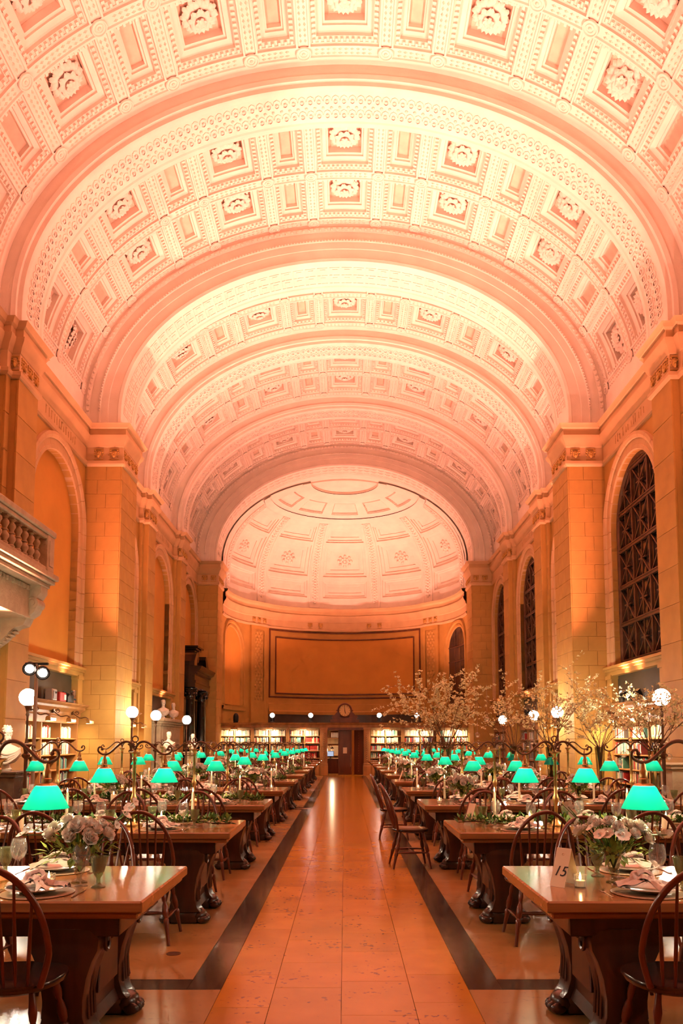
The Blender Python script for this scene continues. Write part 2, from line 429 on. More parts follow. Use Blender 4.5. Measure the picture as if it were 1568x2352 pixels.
petal_ring(m, 8, .06, .235, .09, .15, .105, .05)
petal_ring(m, 8, .05, .20, .11, .16, .085, .05, PI / 8)
petal_ring(m, 6, .02, .115, .14, .215, .07, .03, .3)
m.ball((0, 0, .15), .055, 10, 6)
m.lathe([(.20, -.02), (.20, .03), (.05, .10)], 16)
rosette_me = m.mesh('rosette', M['plaster'], 50)
m = MB(); m.torus((0, 0, .012), .135, .018, 20, 6); m.torus((0, 0, .012), .075, .014, 16, 6); m.ball((0, 0, .01), .035, 10, 6); m.lathe([(.15, -.01), (.15, .008), (.0, .012)], 20)
medal_me = m.mesh('medallion', M['plaster'], 50)
cells = []
edges = [-x for x in RIBS[::-1]] + RIBS
for k in range(len(edges) - 1):
    a, b = edges[k], edges[k + 1]; sq = (b - a) > 1.3
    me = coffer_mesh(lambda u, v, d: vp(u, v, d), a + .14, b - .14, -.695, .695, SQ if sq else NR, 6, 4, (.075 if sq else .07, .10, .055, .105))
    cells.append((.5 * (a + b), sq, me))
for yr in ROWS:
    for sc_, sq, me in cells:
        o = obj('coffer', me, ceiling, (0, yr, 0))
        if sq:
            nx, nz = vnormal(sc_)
            obj('rosette', rosette_me, o, vp(sc_, 0, .39), (0, math.atan2(-nx, -nz), random.uniform(0, .7)))
for c in BAYS[:5]:
    for k in (-1, 0, 1):
        for r in RIBS:
            for sg in (-1, 1):
                nx, nz = vnormal(sg * r)
                obj('medallion', medal_me, ceiling, vp(sg * r, c + 1.67 * k, .0), (0, math.atan2(-nx, -nz), 0))

# ---- transverse arches of the vault
def arch_sweep(prof, n=96):
    m = MB(); S = [-END + .9 * 0] ; 
    ss = [-QARC - .4] + [-QARC + 2 * QARC * i / n for i in range(n + 1)] + [QARC + .4]
    m.loft([[vp(s, y, -q) for q, y in prof] for s in ss], closed=False)
    return m
PB = [(-.05, -.73), (.05, -.73), (.08, -.76), (.17, -.73), (.17, -.70), (.39, -.70), (.40, -.73), (.43, -.73), (.44, -.69), (.62, -.69), (.63, -.67), (.86, -.67), (.88, -.69), (.95, -.67), (.95, -.50), (.92, -.47), (.92, .47), (.95, .50), (.95, .67), (.86, .67), (-.05, .72)]
PS = [(-.05, -.56), (.22, -.56), (.24, -.60), (.33, -.59), (.34, -.53), (.43, -.53), (.45, -.50), (.45, -.40), (.425, -.37), (.425, .37), (.45, .40), (.45, .50), (.43, .53), (.30, .56), (-.05, .56)]
arch_b = arch_sweep(PB).mesh('big_arch', M['plaster'], 35); arch_s = arch_sweep(PS).mesh('small_arch', M['plaster'], 35)
# beads and egg-and-dart on the big arch, scroll rings on the small arch, key pattern on the big soffit
m = MB(); s = -QARC
while s < QARC:
    p = vp(s, -.745, -.415); m.ball(p, .022, 6, 4); s += .085
s = -QARC
while s < QARC:
    p = vp(s, -.75, -.12); m.ball(p, .045, 6, 4, (1, .6, 1)); s += .15
bead_me = m.mesh('bead_row', M['plaster'], 60)
m = MB(); s = -QARC; k = 0
while s < QARC:
    for y in (-.18, .18):
        P_ = [vp(s + .085 * math.cos(a), y + .13 * math.sin(a), -.425 - .018 * (1 - j)) for j in (0, 1) for a in [2 * PI * i / 8 for i in range(8)]]
        Q_ = [vp(s + .05 * math.cos(a), y + .08 * math.sin(a), -.443) for a in [2 * PI * i / 8 for i in range(8)]]
        m.loft([P_[8:], P_[:8], Q_]); m.ball(vp(s, y, -.43), .03, 6, 4)
    m.ball(vp(s + .09, 0, -.43), .035, 6, 4); s += .18
scroll_me = m.mesh('guilloche', M['plaster'], 50)
m = MB(); s = -QARC + .1
def bar(sa, sb, ya, yb):
    p = [vp(a, y, -d) for d in (.92, .935) for a, y in ((sa, ya), (sb, ya), (sb, yb), (sa, yb))]
    m.add(p, [(4, 5, 6, 7), (0, 1, 5, 4), (1, 2, 6, 5), (2, 3, 7, 6), (3, 0, 4, 7)])
while s < QARC - .3:
    for y in (-.36, 0.0):
        bar(s, s + .3, y, y + .03); bar(s, s + .3, y + .33, y + .36); bar(s, s + .03, y, y + .3); bar(s + .09, s + .12, y + .08, y + .33); bar(s + .09, s + .24, y + .08, y + .11); bar(s + .21, s + .24, y + .08, y + .24)
    s += .36
key_me = m.mesh('key_pattern', M['plaster'])
for yc, kind in ARCHES:
    a = obj('arch', arch_b if kind == 'b' else arch_s, ceiling, (0, yc, 0))
    if yc > 12:
        if kind == 'b': obj('bead_row', bead_me, a)['kind'] = 'stuff'; obj('key_pattern', key_me, a)['kind'] = 'stuff'
        else: obj('guilloche', scroll_me, a)['kind'] = 'stuff'

# ---- floor
m = MB(); m.box(-7.2, 7.2, -5.3, 42.5, -.3, -.02)
floor = struct('floor', m.mesh('floor', M['grout']), 'polished stone floor with dark border strips between the table rows', 'floor')
_slabs = {}
def slab(x0, x1, y0, y1, mt, name='floor_slab', top=0.0):
    key = (round(x1 - x0, 3), round(y1 - y0, 3), mt)
    if key not in _slabs:
        q = MB(); a, b = (x1 - x0) / 2 - .0012, (y1 - y0) / 2 - .0012; q.bbox(-a, a, -b, b, -.03, 0, .0008); _slabs[key] = q.mesh(name, M[mt])
    return obj(name, _slabs[key], floor, ((x0 + x1) / 2, (y0 + y1) / 2, top))
cols = [-.755, -.43, -.02, .40, .755]
for ci in range(4):
    y = 2.2 + .21 * ci
    slab(cols[ci], cols[ci + 1], -5.2, y, 'slab')
    k = 0
    while y < 13.5:
        L_ = (.55, .62, .70)[(ci * 2 + k) % 3]; slab(cols[ci], cols[ci + 1], y, y + L_, 'slab'); y += L_; k += 1
    slab(cols[ci], cols[ci + 1], y, 24.5 + ci * .3, 'slab'); slab(cols[ci], cols[ci + 1], 24.5 + ci * .3, 42.3, 'slab')
for sg in (-1, 1):
    def ss_(x0, x1, y0, y1, mt, n='floor_slab'): slab(min(sg * x0, sg * x1), max(sg * x0, sg * x1), y0, y1, mt, n)
    for y0, y1 in ((4.94, 11.2), (11.2, 18.0), (18.2, 26.4), (26.4, 35.6)): ss_(.755, .965, y0, y1, 'strip', 'dark_strip')
    ss_(.755, .965, 18.0, 18.2, 'sideslab'); ss_(.755, .965, 35.6, 42.3, 'sideslab')
    for x in (.965, 2.0, 3.05, 4.1): ss_(x, x + (1.035 if x < 1 else 1.05), 4.94, 5.15, 'strip', 'dark_strip')
    for yb in (17.8, 18.2): ss_(.965, 5.15, yb, yb + .2, 'strip', 'dark_strip')
    ss_(.965, 5.15, 18.0, 18.2, 'sideslab')
    ss_(5.15, 5.36, 4.94, 18.0, 'strip', 'dark_strip'); ss_(5.15, 5.36, 18.0, 35.6, 'strip', 'dark_strip')
    ss_(5.36, 7.1, -5.2, 11, 'sideslab'); ss_(5.36, 7.1, 11, 35.6, 'sideslab'); ss_(.965, 7.1, 35.6, 42.3, 'sideslab')
    for x0, x1 in ((.755, 1.6), (1.6, 2.7), (2.7, 3.9), (3.9, 5.36)):
        for y0, y1 in ((-5.2, 1.4), (1.4, 2.6), (2.6, 3.75), (3.75, 4.94)): ss_(x0, x1, y0, y1, 'sideslab')
    for i, (x0, x1) in enumerate(((.965, 2.0), (2.0, 3.05), (3.05, 4.1), (4.1, 5.15))):
        y = 5.15 + .4 * (i % 2)
        if i % 2: ss_(x0, x1, 5.15, y, 'sideslab')
        while y < 12.5: ss_(x0, x1, y, y + 1.2, 'sideslab'); y += 1.2
        ss_(x0, x1, y, 17.8, 'sideslab'); ss_(x0, x1, 18.4, 35.6, 'sideslab')
q = MB(); q.lathe([(.05, 0), (.05, .004), (.0, .005)], 20); obj('floor_cap', q.mesh('floor_cap', M['bronze'], 40), floor, (-1.22, 5.75, 0))

# ---- side walls
def arch_pts(cu, r, spring, base, n=20, lo=None, hi=None):
    """path of an arched opening as (u, z, nu, nz)"""
    out = [(cu - r, base, -1, 0), (cu - r, spring, -1, 0)]
    for i in range(1, n): 
        a = PI - PI * i / n; out.append((cu + r * math.cos(a), spring + r * math.sin(a), math.cos(a), math.sin(a)))
    out += [(cu + r, spring, 1, 0), (cu + r, base, 1, 0)]
    return out
SPR, BASE = 6.65, 3.31
SURR = [(1.45, -.20), (1.45, .0), (1.47, .035), (1.56, .035), (1.57, .02), (1.70, .02), (1.71, .06), (1.78, .085), (1.85, .07), (1.86, .0)]
def surround_stones(mp):
    """stones of one arched surround, as meshes centred on u = 0: list of meshes"""
    out = []; g = .0035
    def piece(sec):
        q = MB(); q.loft([[mp(*p) for p in l] for l in sec], closed=False); out.append(q.mesh('surround_stone', M['trimstone'], 30))
    n = 9; h = (SPR - BASE) / n
    for sd in (-1, 1):
        for k in range(n):
            z0, z1 = BASE + k * h + g, BASE + (k + 1) * h - g
            piece([[(sd * r, z, d - (.01 if e else 0)) for r, d in SURR] for z, e in ((z0, 1), (z0 + .004, 0), (z1 - .004, 0), (z1, 1))])
    n = 13
    for k in range(n):
        a0, a1 = PI * k / n + .0025, PI * (k + 1) / n - .0025
        piece([[(r * math.cos(a), SPR + r * math.sin(a), d) for r, d in SURR] for a in (a0, a0 + (a1 - a0) / 3, a0 + (a1 - a0) * 2 / 3, a1)])
    return out
_blk = {}
def blockmesh(lx, ly, lz):
    k = (round(lx, 3), round(ly, 3), round(lz, 3))
    if k not in _blk:
        q = MB(); q.bbox(-lx / 2, lx / 2, -ly / 2, ly / 2, 0, lz, .004); _blk[k] = q.mesh('stone_block', M['block'])
    return _blk[k]
# carved mask for the frieze
m = MB(); m.ball((0, 0, 0), .085, 10, 8, (.85, .55, 1.05)); m.ball((0, -.03, -.06), .05, 8, 6, (.8, .7, 1.1)); m.ball((0, -.05, .0), .022, 6, 4)
for sx in (-1, 1):
    m.ball((sx * .05, -.03, .03), .02, 6, 4); m.ball((sx * .10, 0, .04), .03, 6, 4); m.ball((sx * .11, 0, -.02), .025, 6, 4); m.ball((sx * .09, 0, .09), .032, 6, 4); m.ball((sx * .085, 0, -.075), .022, 6, 4)
m.box(-.12, .12, -.02, .02, .10, .125); m.box(-.12, .12, -.015, .02, -.16, -.145)
mask_me = m.mesh('mask', M['block'], 50)
CORN = [(0, 8.44), (.035, 8.46), (.06, 8.50), (.06, 8.57), (.012, 8.60), (.012, 8.93), (.03, 8.95), (.06, 9.05), (.12, 9.14), (.14, 9.22), (.10, 9.23), (.10, 9.38), (.16, 9.41), (.19, 9.47), (.22, 9.5), (-.25, 9.53)]
def plan_sweep(path, prof, mt, closed=False, smooth=25):
    """path = plan polyline (x, y) with the room on its right-hand side; 90 degree corners are mitred"""
    q = MB(); loops = []
    for i, p in enumerate(path):
        ns = []
        for a, b in ((i - 1, i), (i, i + 1)):
            if a >= 0 and b < len(path):
                dx, dy = path[b][0] - path[a][0], path[b][1] - path[a][1]; L = math.hypot(dx, dy); ns.append((dy / L, -dx / L))
        n = ns[0] if len(ns) == 1 or abs(ns[0][0] * ns[1][0] + ns[0][1] * ns[1][1]) > .99 else (ns[0][0] + ns[1][0], ns[0][1] + ns[1][1])
        loops.append([(p[0] + n[0] * o, p[1] + n[1] * o, z) for o, z in prof])
    q.loft(loops, closed=False); return q
PIER_X = 5.62
def wall_path(sg):
    pts = [(-WX, -5.25)]
    for yc, kind in sorted(ARCHES):
        if kind == 'b': pts += [(-WX, yc - .70), (-PIER_X, yc - .70), (-PIER_X, yc + .70), (-WX, yc + .70)]
        else: pts += [(-WX, yc - .66), (-6.41, yc - .66), (-6.41, yc - .47), (-6.25, yc - .47), (-6.25, yc + .47), (-6.41, yc + .47), (-6.41, yc + .66), (-WX, yc + .66)]
    if pts[-1][1] < 35.7: pts.append((-WX, 35.8))
    return pts if sg < 0 else [(-x, y) for x, y in pts][::-1]
WALL = {}
for sg, side in ((-1, 'left'), (1, 'right')):
    mp = lambda u, z, d, sg=sg: (sg * (WX - d), u, z)
    m = MB()
    for bi, c in enumerate(BAYS):
        y0, y1 = c - 2.51, c + 2.51
        if bi >= 4:
            m.quad(mp(y0, 0, 0), mp(y1, 0, 0), mp(y1, 9.7, 0), mp(y0, 9.7, 0)); continue
        r = 1.45; phc = math.atan2(9.7 - SPR, 2.51); phs = sorted(set([PI * i / 20 for i in range(21)] + [phc, PI - phc]))
        inner = [(c + r * math.cos(a), SPR + r * math.sin(a)) for a in phs]
        outer = []
        for a in phs:
            ca, sa = math.cos(a), math.sin(a); t = min(2.51 / abs(ca) if abs(ca) > 1e-6 else 1e9, (9.7 - SPR) / sa if sa > 1e-6 else 1e9)
            outer.append((c + t * ca, SPR + t * sa))
        m.loft([[mp(u, z, 0) for u, z in inner], [mp(u, z, 0) for u, z in outer]], closed=False)
        for s_ in (-1, 1): m.quad(mp(c + s_ * r, 3.2, 0), mp(c + s_ * 2.51, 3.2, 0), mp(c + s_ * 2.51, SPR, 0), mp(c + s_ * r, SPR, 0))
        bd = [(c - r, BASE - .1)] + inner[::-1] + [(c + r, BASE - .1)]
        m.loft([[mp(u, z, 0) for u, z in bd], [mp(u, z, -.30) for u, z in bd]], closed=False)      # reveal
        for s_ in (-1, 1):
            m.quad(mp(c + s_ * 1.74, 0, 0), mp(c + s_ * 2.51, 0, 0), mp(c + s_ * 2.51, 3.25, 0), mp(c + s_ * 1.74, 3.25, 0))
            m.quad(mp(c + s_ * 1.74, 0, 0), mp(c + s_ * 1.74, 3.25, 0), mp(c + s_ * 1.74, 3.25, -.5), mp(c + s_ * 1.74, 0, -.5))
        m.quad(mp(c - 1.74, 0, -.5), mp(c + 1.74, 0, -.5), mp(c + 1.74, 3.3, -.5), mp(c - 1.74, 3.3, -.5))
    W = struct('wall_' + side, m.mesh('wall_' + side, M['stone'], 30), 'warm stone side wall with tall arched ' + ('blind niches on the left of the hall' if sg < 0 else 'windows on the right of the hall'), 'wall')
    WALL[sg] = W
    # niche backs (left), sills, slate panels, surrounds
    stones = surround_stones(lambda u, z, d, sg=sg: (sg * (WX - d), u, z))
    for bi, c in enumerate(BAYS[:4]):
        for me in stones: obj('surround_stone', me, W, (0, c, 0))
        if sg < 0:
            q = MB(); q.box(-WX - .34, -WX - .17, -1.6, 1.6, 3.2, 8.3); obj('niche_panel', q.mesh('niche_panel', M['ochre']), W, (0, c, 0))
        q = MB(); X0 = lambda a, b: (min(sg * a, sg * b), max(sg * a, sg * b))
        q.box(*X0(6.40, 6.85), -1.98, 1.98, 3.20, 3.26); q.box(*X0(6.36, 6.85), -2.0, 2.0, 3.26, 3.32); q.box(*X0(6.44, 6.85), -1.94, 1.94, 3.10, 3.20); q.box(*X0(6.47, 6.85), -1.9, 1.9, 3.32, 3.35)
        obj('sill', q.mesh('sill', M['block']), W, (0, c, 0))
        q = MB()
        for s_ in (-1, 1):
            q.box(*X0(6.44, 6.6), s_ * 1.62 - .17, s_ * 1.62 + .17, 2.40, 3.04); q.box(*X0(6.41, 6.6), s_ * 1.62 - .2, s_ * 1.62 + .2, 3.02, 3.12); q.box(*X0(6.42, 6.6), s_ * 1.62 - .19, s_ * 1.62 + .19, 2.38, 2.47)
        obj('panel_jamb', q.mesh('panel_jamb', M['block']), W, (0, c, 0))
        q = MB(); q.box(*X0(6.60, 6.7), -1.5, 1.5, 2.40, 3.12); q.box(*X0(6.585, 6.6), -1.5, 1.5, 2.40, 2.44); obj('slate_panel', q.mesh('slate_panel', M['slate']), W, (0, c, 0))
    # entablature
    cn = obj('entablature', plan_sweep(wall_path(sg), CORN, None).mesh('entablature', M['trimstone'], 20), W)
    # piers and pilasters with their stone blocks
    for yc, kind in ARCHES:
        if kind == 'b':
            p = obj('pier', (lambda q: (q.box(*X0(PIER_X + .02, 6.7), -.68, .68, 0, 8.46), q.box(*X0(PIER_X - .06, 6.7), -.76, .76, 0, .42), q.box(*X0(PIER_X - .03, 6.7), -.73, .73, .42, .5), q.mesh('pier', M['stone_joint']))[-1])(MB()), W, (0, yc, 0))
            if yc < 12: continue
            for k in range(22):
                z = .5 + k * .3618; h = .3618 - .005; f = k % 2
                for a, b in (((5.65, 6.02), (6.02, 6.56)) if f else ((5.65, 6.24), (6.24, 6.56))):
                    obj('stone_block', blockmesh(b - a - .005, .03, h), p, (sg * (a + b) / 2, -.685, z))
                for a, b in (((-.70, .05), (.05, .70)) if f else ((-.70, -.3), (-.3, .35), (.35, .70))):
                    obj('stone_block', blockmesh(.03, b - a - .005, h), p, (sg * (PIER_X + .015), (a + b) / 2, z))
            for xx in (5.83, 6.22): obj('mask', mask_me, cn, (sg * xx, yc - .71, 8.77), (0, 0, 0))
            for yy in (-.5, -.17, .17, .5): obj('mask', mask_me, cn, (sg * (PIER_X - .01), yc + yy, 8.77), (0, 0, -sg * PI / 2))
        else:
            p = obj('pilaster', (lambda q: (q.box(*X0(6.43, 6.6), -.65, .65, 0, 8.46), q.box(*X0(6.27, 6.6), -.46, .46, 0, 8.46), q.box(*X0(6.2, 6.6), -.52, .52, 0, .45), q.mesh('pilaster', M['stone']))[-1])(MB()), W, (0, yc, 0))
            if yc < 12: continue
            for k in range(11):
                obj('stone_block', blockmesh(.04, .935, .7236 - .006), p, (sg * 6.268, 0, .5 + k * .7236))
                for s_ in (-1, 1): obj('stone_block', blockmesh(.04, .185, .7236 - .006), p, (sg * 6.428, s_ * .562, .5 + k * .7236))
            for yy in (-.3, 0, .3): obj('mask', mask_me, cn, (sg * 6.24, yc + yy, 8.77), (0, 0, -sg * PI / 2))
            obj('mask', mask_me, cn, (sg * 6.33, yc - .48, 8.77), (0, 0, 0), (.7, 1, 1))
    # gilded strokes of the worn frieze inscription
    q = MB(); rnd = random.Random(5 + sg)
    for c in (17.43, 27.47):
        y = c - .9
        while y < c + 1.0:
            h = rnd.choice((.2, .2, .14)); q.box(*X0(WX - .02, WX + .01), y, y + .012, 8.68, 8.68 + h)
            if rnd.random() < .35: q.box(*X0(WX - .02, WX + .01), y, y + .08, 8.68 + h - .014, 8.68 + h)
            y += rnd.choice((.13, .16, .2))
    ob = obj('inscription', q.mesh('inscription', M['brass']), W)
m = MB(); m.quad((-7, -5.25, 0), (7, -5.25, 0), (7, -5.25, 15.2), (-7, -5.25, 15.2))
struct('wall_back', m.mesh('wall_back', M['stone']), 'plain stone end wall behind the camera', 'wall')

# ---- windows of the right wall
def window(n, c):
    W = bpy.data.objects.new('window_%d' % n, None); COL.objects.link(W); W.location = (6.74, c, 0)
    tag(W, 'tall arched dark window with bronze lattice, ' + ['nearest of the right wall', 'half hidden behind the right pier', 'second visible beyond the right pier', 'farthest on the right wall'][n - 1], 'window', None, 'structure')
    if 'win' not in _blk:
        d = {}
        q = MB()
        for off in (-.02, .02): q.box(off - .012, off + .012, -.045 + abs(off), .045 - abs(off), 3.3, 8.2)
        q.box(-.02, .02, -.035, .035, 3.3, 8.2); d['mullion'] = q.mesh('mullion', M['bronze'])
        q = MB(); q.box(-.03, .03, -1.5, 1.5, -.03, .03); q.box(-.045, .03, -1.5, 1.5, .02, .05); q.box(-.045, .03, -1.5, 1.5, -.05, -.02); d['transom'] = q.mesh('transom', M['bronze'])
        q = MB()
        for a, L in ((math.atan2(.84, .88), 1.20), (-math.atan2(.84, .88), 1.20), (0, .40), (PI / 2, .84)):
            q.box(-.018, .018, -L / 2, L / 2, -.017, .017, Matrix.Rotation(a, 4, 'X'))
        q.box(-.026, .026, -.05, .05, -.05, .05); d['star'] = q.mesh('lattice_star', M['bronze'])
        q = MB(); q.box(.05, .06, -.48, .48, -.44, .44); d['pane'] = q.mesh('pane', M['night'])
        q = MB()
        pts = arch_pts(0, 1.45, SPR, 3.3, 20)
        q.loft([[(x, u + nu * o, z + nz * o) for x, o in ((-.06, .02), (-.06, -.05), (-.02, -.09), (.06, -.09))] for u, z, nu, nz in pts], closed=False)
        d['frame'] = q.mesh('window_frame', M['bronze'])
        _blk['win'] = d
    d = _blk['win']
    obj('window_frame', d['frame'], W)
    for y in (-.485, .485): obj('mullion', d['mullion'], W, (0, y, 0))
    for k in range(6): obj('transom', d['transom'], W, (0, 0, 3.42 + .9 * k))
    for k in range(6):
        for j in (-1, 0, 1):
            if k == 5 and j: continue
            obj('pane', d['pane'], W, (0, j * .97, 3.87 + .9 * k)); obj('lattice_star', d['star'], W, (0, j * .97, 3.87 + .9 * k))
for n, c in enumerate((17.43, 22.45, 27.47, 32.49)): window(n + 1, c)

# ---- apse: curved wall and half dome
AR, AY, AZ, AB = 5.65, 36.1, 8.6, 5.25
def cyl(az, z, d=0.0): return ((AR - d) * math.sin(az), AY + (AR - d) * math.cos(az), z)
def dm(az, el, d=0.0):
    ce = math.sqrt(max(0.0, 1 - (max(0.0, AB * math.sin(el) - 1.3) / 3.955) ** 2))
    return ((AR + d) * math.sin(az) * ce, AY + (AR + d) * math.cos(az) * ce, AZ + (AB + d) * math.sin(el))
R_ = math.radians
m = MB(); n = 60
m.loft([[cyl(R_(-95 + 190 * i / n), z) for z in (0, 4, 8.65)] for i in range(n + 1)], closed=False)
apse = struct('wall_end', m.mesh('wall_end', M['stone'], 40), 'curved apse wall at the far end behind the bookcase screen', 'wall')
m = MB()
for y in (35.7, 36.1):
    pass
for sg in (-1, 1): m.box(*sorted((sg * 5.65, sg * 7.0)), 35.68, 36.2, 0, 9.55)
obj('apse_jamb', m.mesh('apse_jamb', M['stone']), apse)
m = MB(); n = 60; A1 = []; A2 = []; A3 = []
for i in range(n + 1):
    f = -1 + 2 * i / n; el = PI / 2 * (1 - abs(f)); A1.append(dm(math.copysign(PI / 2, f), el)); s = f * (QARC + .4)
    p = vp(s, 36.1, -.97); A2.append(p); A3.append(vp(s, 35.6, -.94))
m.loft([[(x, 36.10, z) for x, y, z in A1], A2, A3], closed=False)
obj('arch_wall', m.mesh('arch_wall', M['plaster'], 40), ceiling)
AC = [(0, 7.40), (.04, 7.42), (.06, 7.50), (.02, 7.54), (.02, 7.86), (.06, 7.9), (.08, 8.0), (.16, 8.12), (.18, 8.22), (.13, 8.24), (.13, 8.42), (.22, 8.5), (.25, 8.6), (-.1, 8.62)]
m = MB(); n = 72
m.loft([[cyl(R_(-94 + 188 * i / n), z, d + (.10 if any(abs(abs(-94 + 188 * i / n) - c) < 6.5 for c in (52, 16.5)) else 0)) for d, z in AC] for i in range(n + 1)], closed=False)
ac = obj('apse_cornice', m.mesh('apse_cornice', M['trimstone'], 25), apse)
for az in [x for c in (-52, 52) for x in (c - 4, c, c + 4)] + [x for c in (-16.5, 16.5) for x in (c - 3, c + 3)]:
    p = cyl(R_(az), 7.70, .13); obj('mask', mask_me, ac, p, (0, 0, -R_(az)))
for sg in (-1, 1):                     # carved pilasters and arched niches on the curved wall
    m = MB(); c = 52 * sg
    m.loft([[cyl(R_(c + a), z, d) for z, d in ((0, -.1), (0, .12), (7.4, .12))] for a in (-5.6, -3.8)], closed=False)
    m.loft([[cyl(R_(c + a), z, d) for z, d in ((0, -.1), (0, .12), (7.4, .12))] for a in (3.8, 5.6)], closed=False)
    for a in (-5.6, 5.6): m.quad(cyl(R_(c + a), 0, -.1), cyl(R_(c + a), 0, .12), cyl(R_(c + a), 7.4, .12), cyl(R_(c + a), 7.4, -.1))
    m.loft([[cyl(R_(c + a), z, .12) for z in (0, 3.6)] for a in (-3.8, 3.8)], closed=False)
    m.loft([[cyl(R_(c + a), z, .08) for z in (3.6, 7.2)] for a in (-3.8, 3.8)], closed=False)
    m.loft([[cyl(R_(c + a), z, .12) for z in (7.2, 7.45)] for a in (-3.8, 3.8)], closed=False)
    pl = obj('carved_pilaster', m.mesh('carved_pilaster', M['stone']), apse)
    q = MB(); z = 3.7; k = 0
    while z < 7.1:
        for a in ((-1.2, 1.2) if k % 2 else (-2.2, 0, 2.2)): q.ball(cyl(R_(c + a), z, .085), .075, 6, 4, (1, .5, 1.2))
        z += .16; k += 1
    obj('arabesque', q.mesh('arabesque', M['block'], 50), pl)['kind'] = 'stuff'
    cm = lambda u, z, d, sg=sg: cyl(R_(sg * 76) + u / AR, z, d)
    q = MB(); prof = [(1.0, -.12), (1.0, .0), (1.03, .05), (1.12, .05), (1.13, .02), (1.22, .03), (1.24, .09), (1.34, .08), (1.35, 0)]
    pts = [(-1, 3.3), ] 
    path = [(-1, 0, 3.3), (-1, 0, 6.05)] + [(math.cos(PI - PI * i / 18), math.sin(PI - PI * i / 18), 6.05) for i in range(1, 18)] + [(1, 0, 6.05), (1, 0, 3.3)]
    q.loft([[cm(cx * r, z + cz * r, d) for r, d in prof] for cx, cz, z in path], closed=False)
    nf = obj('niche_frame', q.mesh('niche_frame', M['block'], 30), apse)
    q = MB(); poly = [(-1, 3.3), (-1, 6.05)] + [(math.cos(PI - PI * i / 18), 6.05 + math.sin(PI - PI * i / 18)) for i in range(1, 18)] + [(1, 6.05), (1, 3.3)]
    q.loft([[cm(x, z, .012) for x, z in poly], [cm(0, z if z < 6 else 6, .012) for x, z in poly]], closed=False)
    obj('niche_panel', q.mesh('niche_panel', M['night' if sg > 0 else 'ochre']), nf)
    q = MB(); q.loft([[cm(u, z, d) for z, d in ((3.05, 0), (3.05, .08), (3.22, .1), (3.22, 0))] for u in [-1.5 + .3 * i for i in range(11)]], closed=False); obj('sill', q.mesh('sill', M['block']), nf)
    if sg > 0:
        q = MB()
        for u in (-.33, .33): q.loft([[cm(u + e, z, .04) for z in (3.3, 6.9)] for e in (-.03, .03)], closed=False)
        for z in (4.0, 4.7, 5.4, 6.1): q.loft([[cm(u, z + e, .045) for e in (-.03, .03)] for u in [-1 + .2 * i for i in range(11)]], closed=False)
        obj('lattice', q.mesh('lattice', M['bronze']), nf)
# big framed panel
m = MB(); n = 24
for (a, z0, z1, prof) in ((43.8, 3.80, 7.38, ((0, 0), (.03, .05), (.07, .05), (.09, .0))), (39.8, 4.0, 7.0, ((0, .0), (.02, .06), (.05, .06), (.08, .0)))):
    loops = []
    az = R_(a)
    for o, d in prof:
        l = []
        for i in range(n): l.append(cyl(-az + o / AR + (2 * az - 2 * o / AR) * i / n, z0 + o, d))
        for i in range(6): l.append(cyl(az - o / AR, z0 + o + (z1 - z0 - 2 * o) * i / 6, d))
        for i in range(n): l.append(cyl(az - o / AR - (2 * az - 2 * o / AR) * i / n, z1 - o, d))
        for i in range(6): l.append(cyl(-az + o / AR, z1 - o - (z1 - z0 - 2 * o) * i / 6, d))
        loops.append(l)
    m.loft(loops)
fr = obj('panel_frame', m.mesh('panel_frame', M['oakdark']), apse)
m = MB(); az = R_(39)
m.loft([[cyl(-az + 2 * az * i / n, z, .008) for z in (4.07, 6.93)] for i in range(n + 1)], closed=False); obj('blank_panel', m.mesh('blank_panel', M['ochre'], 40), apse)
m = MB(); m.loft([[cyl(R_(-44 + 88 * i / n), z, d) for z, d in ((2.2, .012), (2.95, .012))] for i in range(n + 1)], closed=False)
obj('slate_band', m.mesh('slate_band', M['slate']), apse)
m = MB(); m.loft([[cyl(R_(-44 + 88 * i / n), z, d) for z, d in ((2.95, .0), (2.95, .1), (3.1, .12), (3.16, .06), (3.5, .05), (3.52, 0))] for i in range(n + 1)], closed=False)
obj('dado_moulding', m.mesh('dado_moulding', M['stone']), apse)
# half dome
azs = [-95]; pit = 33.0
for k in range(-2, 3): azs += [k * pit - 12.1, k * pit + 12.1]
azs += [95]; els = [0, 6.8, 17.1, 19.8, 38.7, 41.0, 50.6, 53.5, 57, 59.6, 68.1, 72.5, 76]
m = MB()
for i in range(len(azs) - 1):
    for j in range(len(els) - 1):
        if i % 2 == 1 and (els[j], els[j + 1]) in ((6.8, 17.1), (19.8, 38.7), (41.0, 50.6), (59.6, 68.1)): continue
        na = max(2, int((azs[i + 1] - azs[i]) / 4)); ne = max(1, int((els[j + 1] - els[j]) / 4))
        off = -.05 if els[j] == 53.5 else (-.03 if els[j] == 72.5 else 0)
        m.loft([[dm(R_(azs[i] + (azs[i + 1] - azs[i]) * a / na), R_(els[j] + (els[j + 1] - els[j]) * e / ne), off) for a in range(na + 1)] for e in range(ne + 1)], closed=False)
m.loft([[dm(R_(-95 + 190 * a / 40), R_(e), d) for a in range(41)] for e, d in ((76, 0), (76, .12), (90, .12))], closed=False)
dome = obj('half_dome', m.mesh('half_dome', M['plaster'], 40), ceiling)
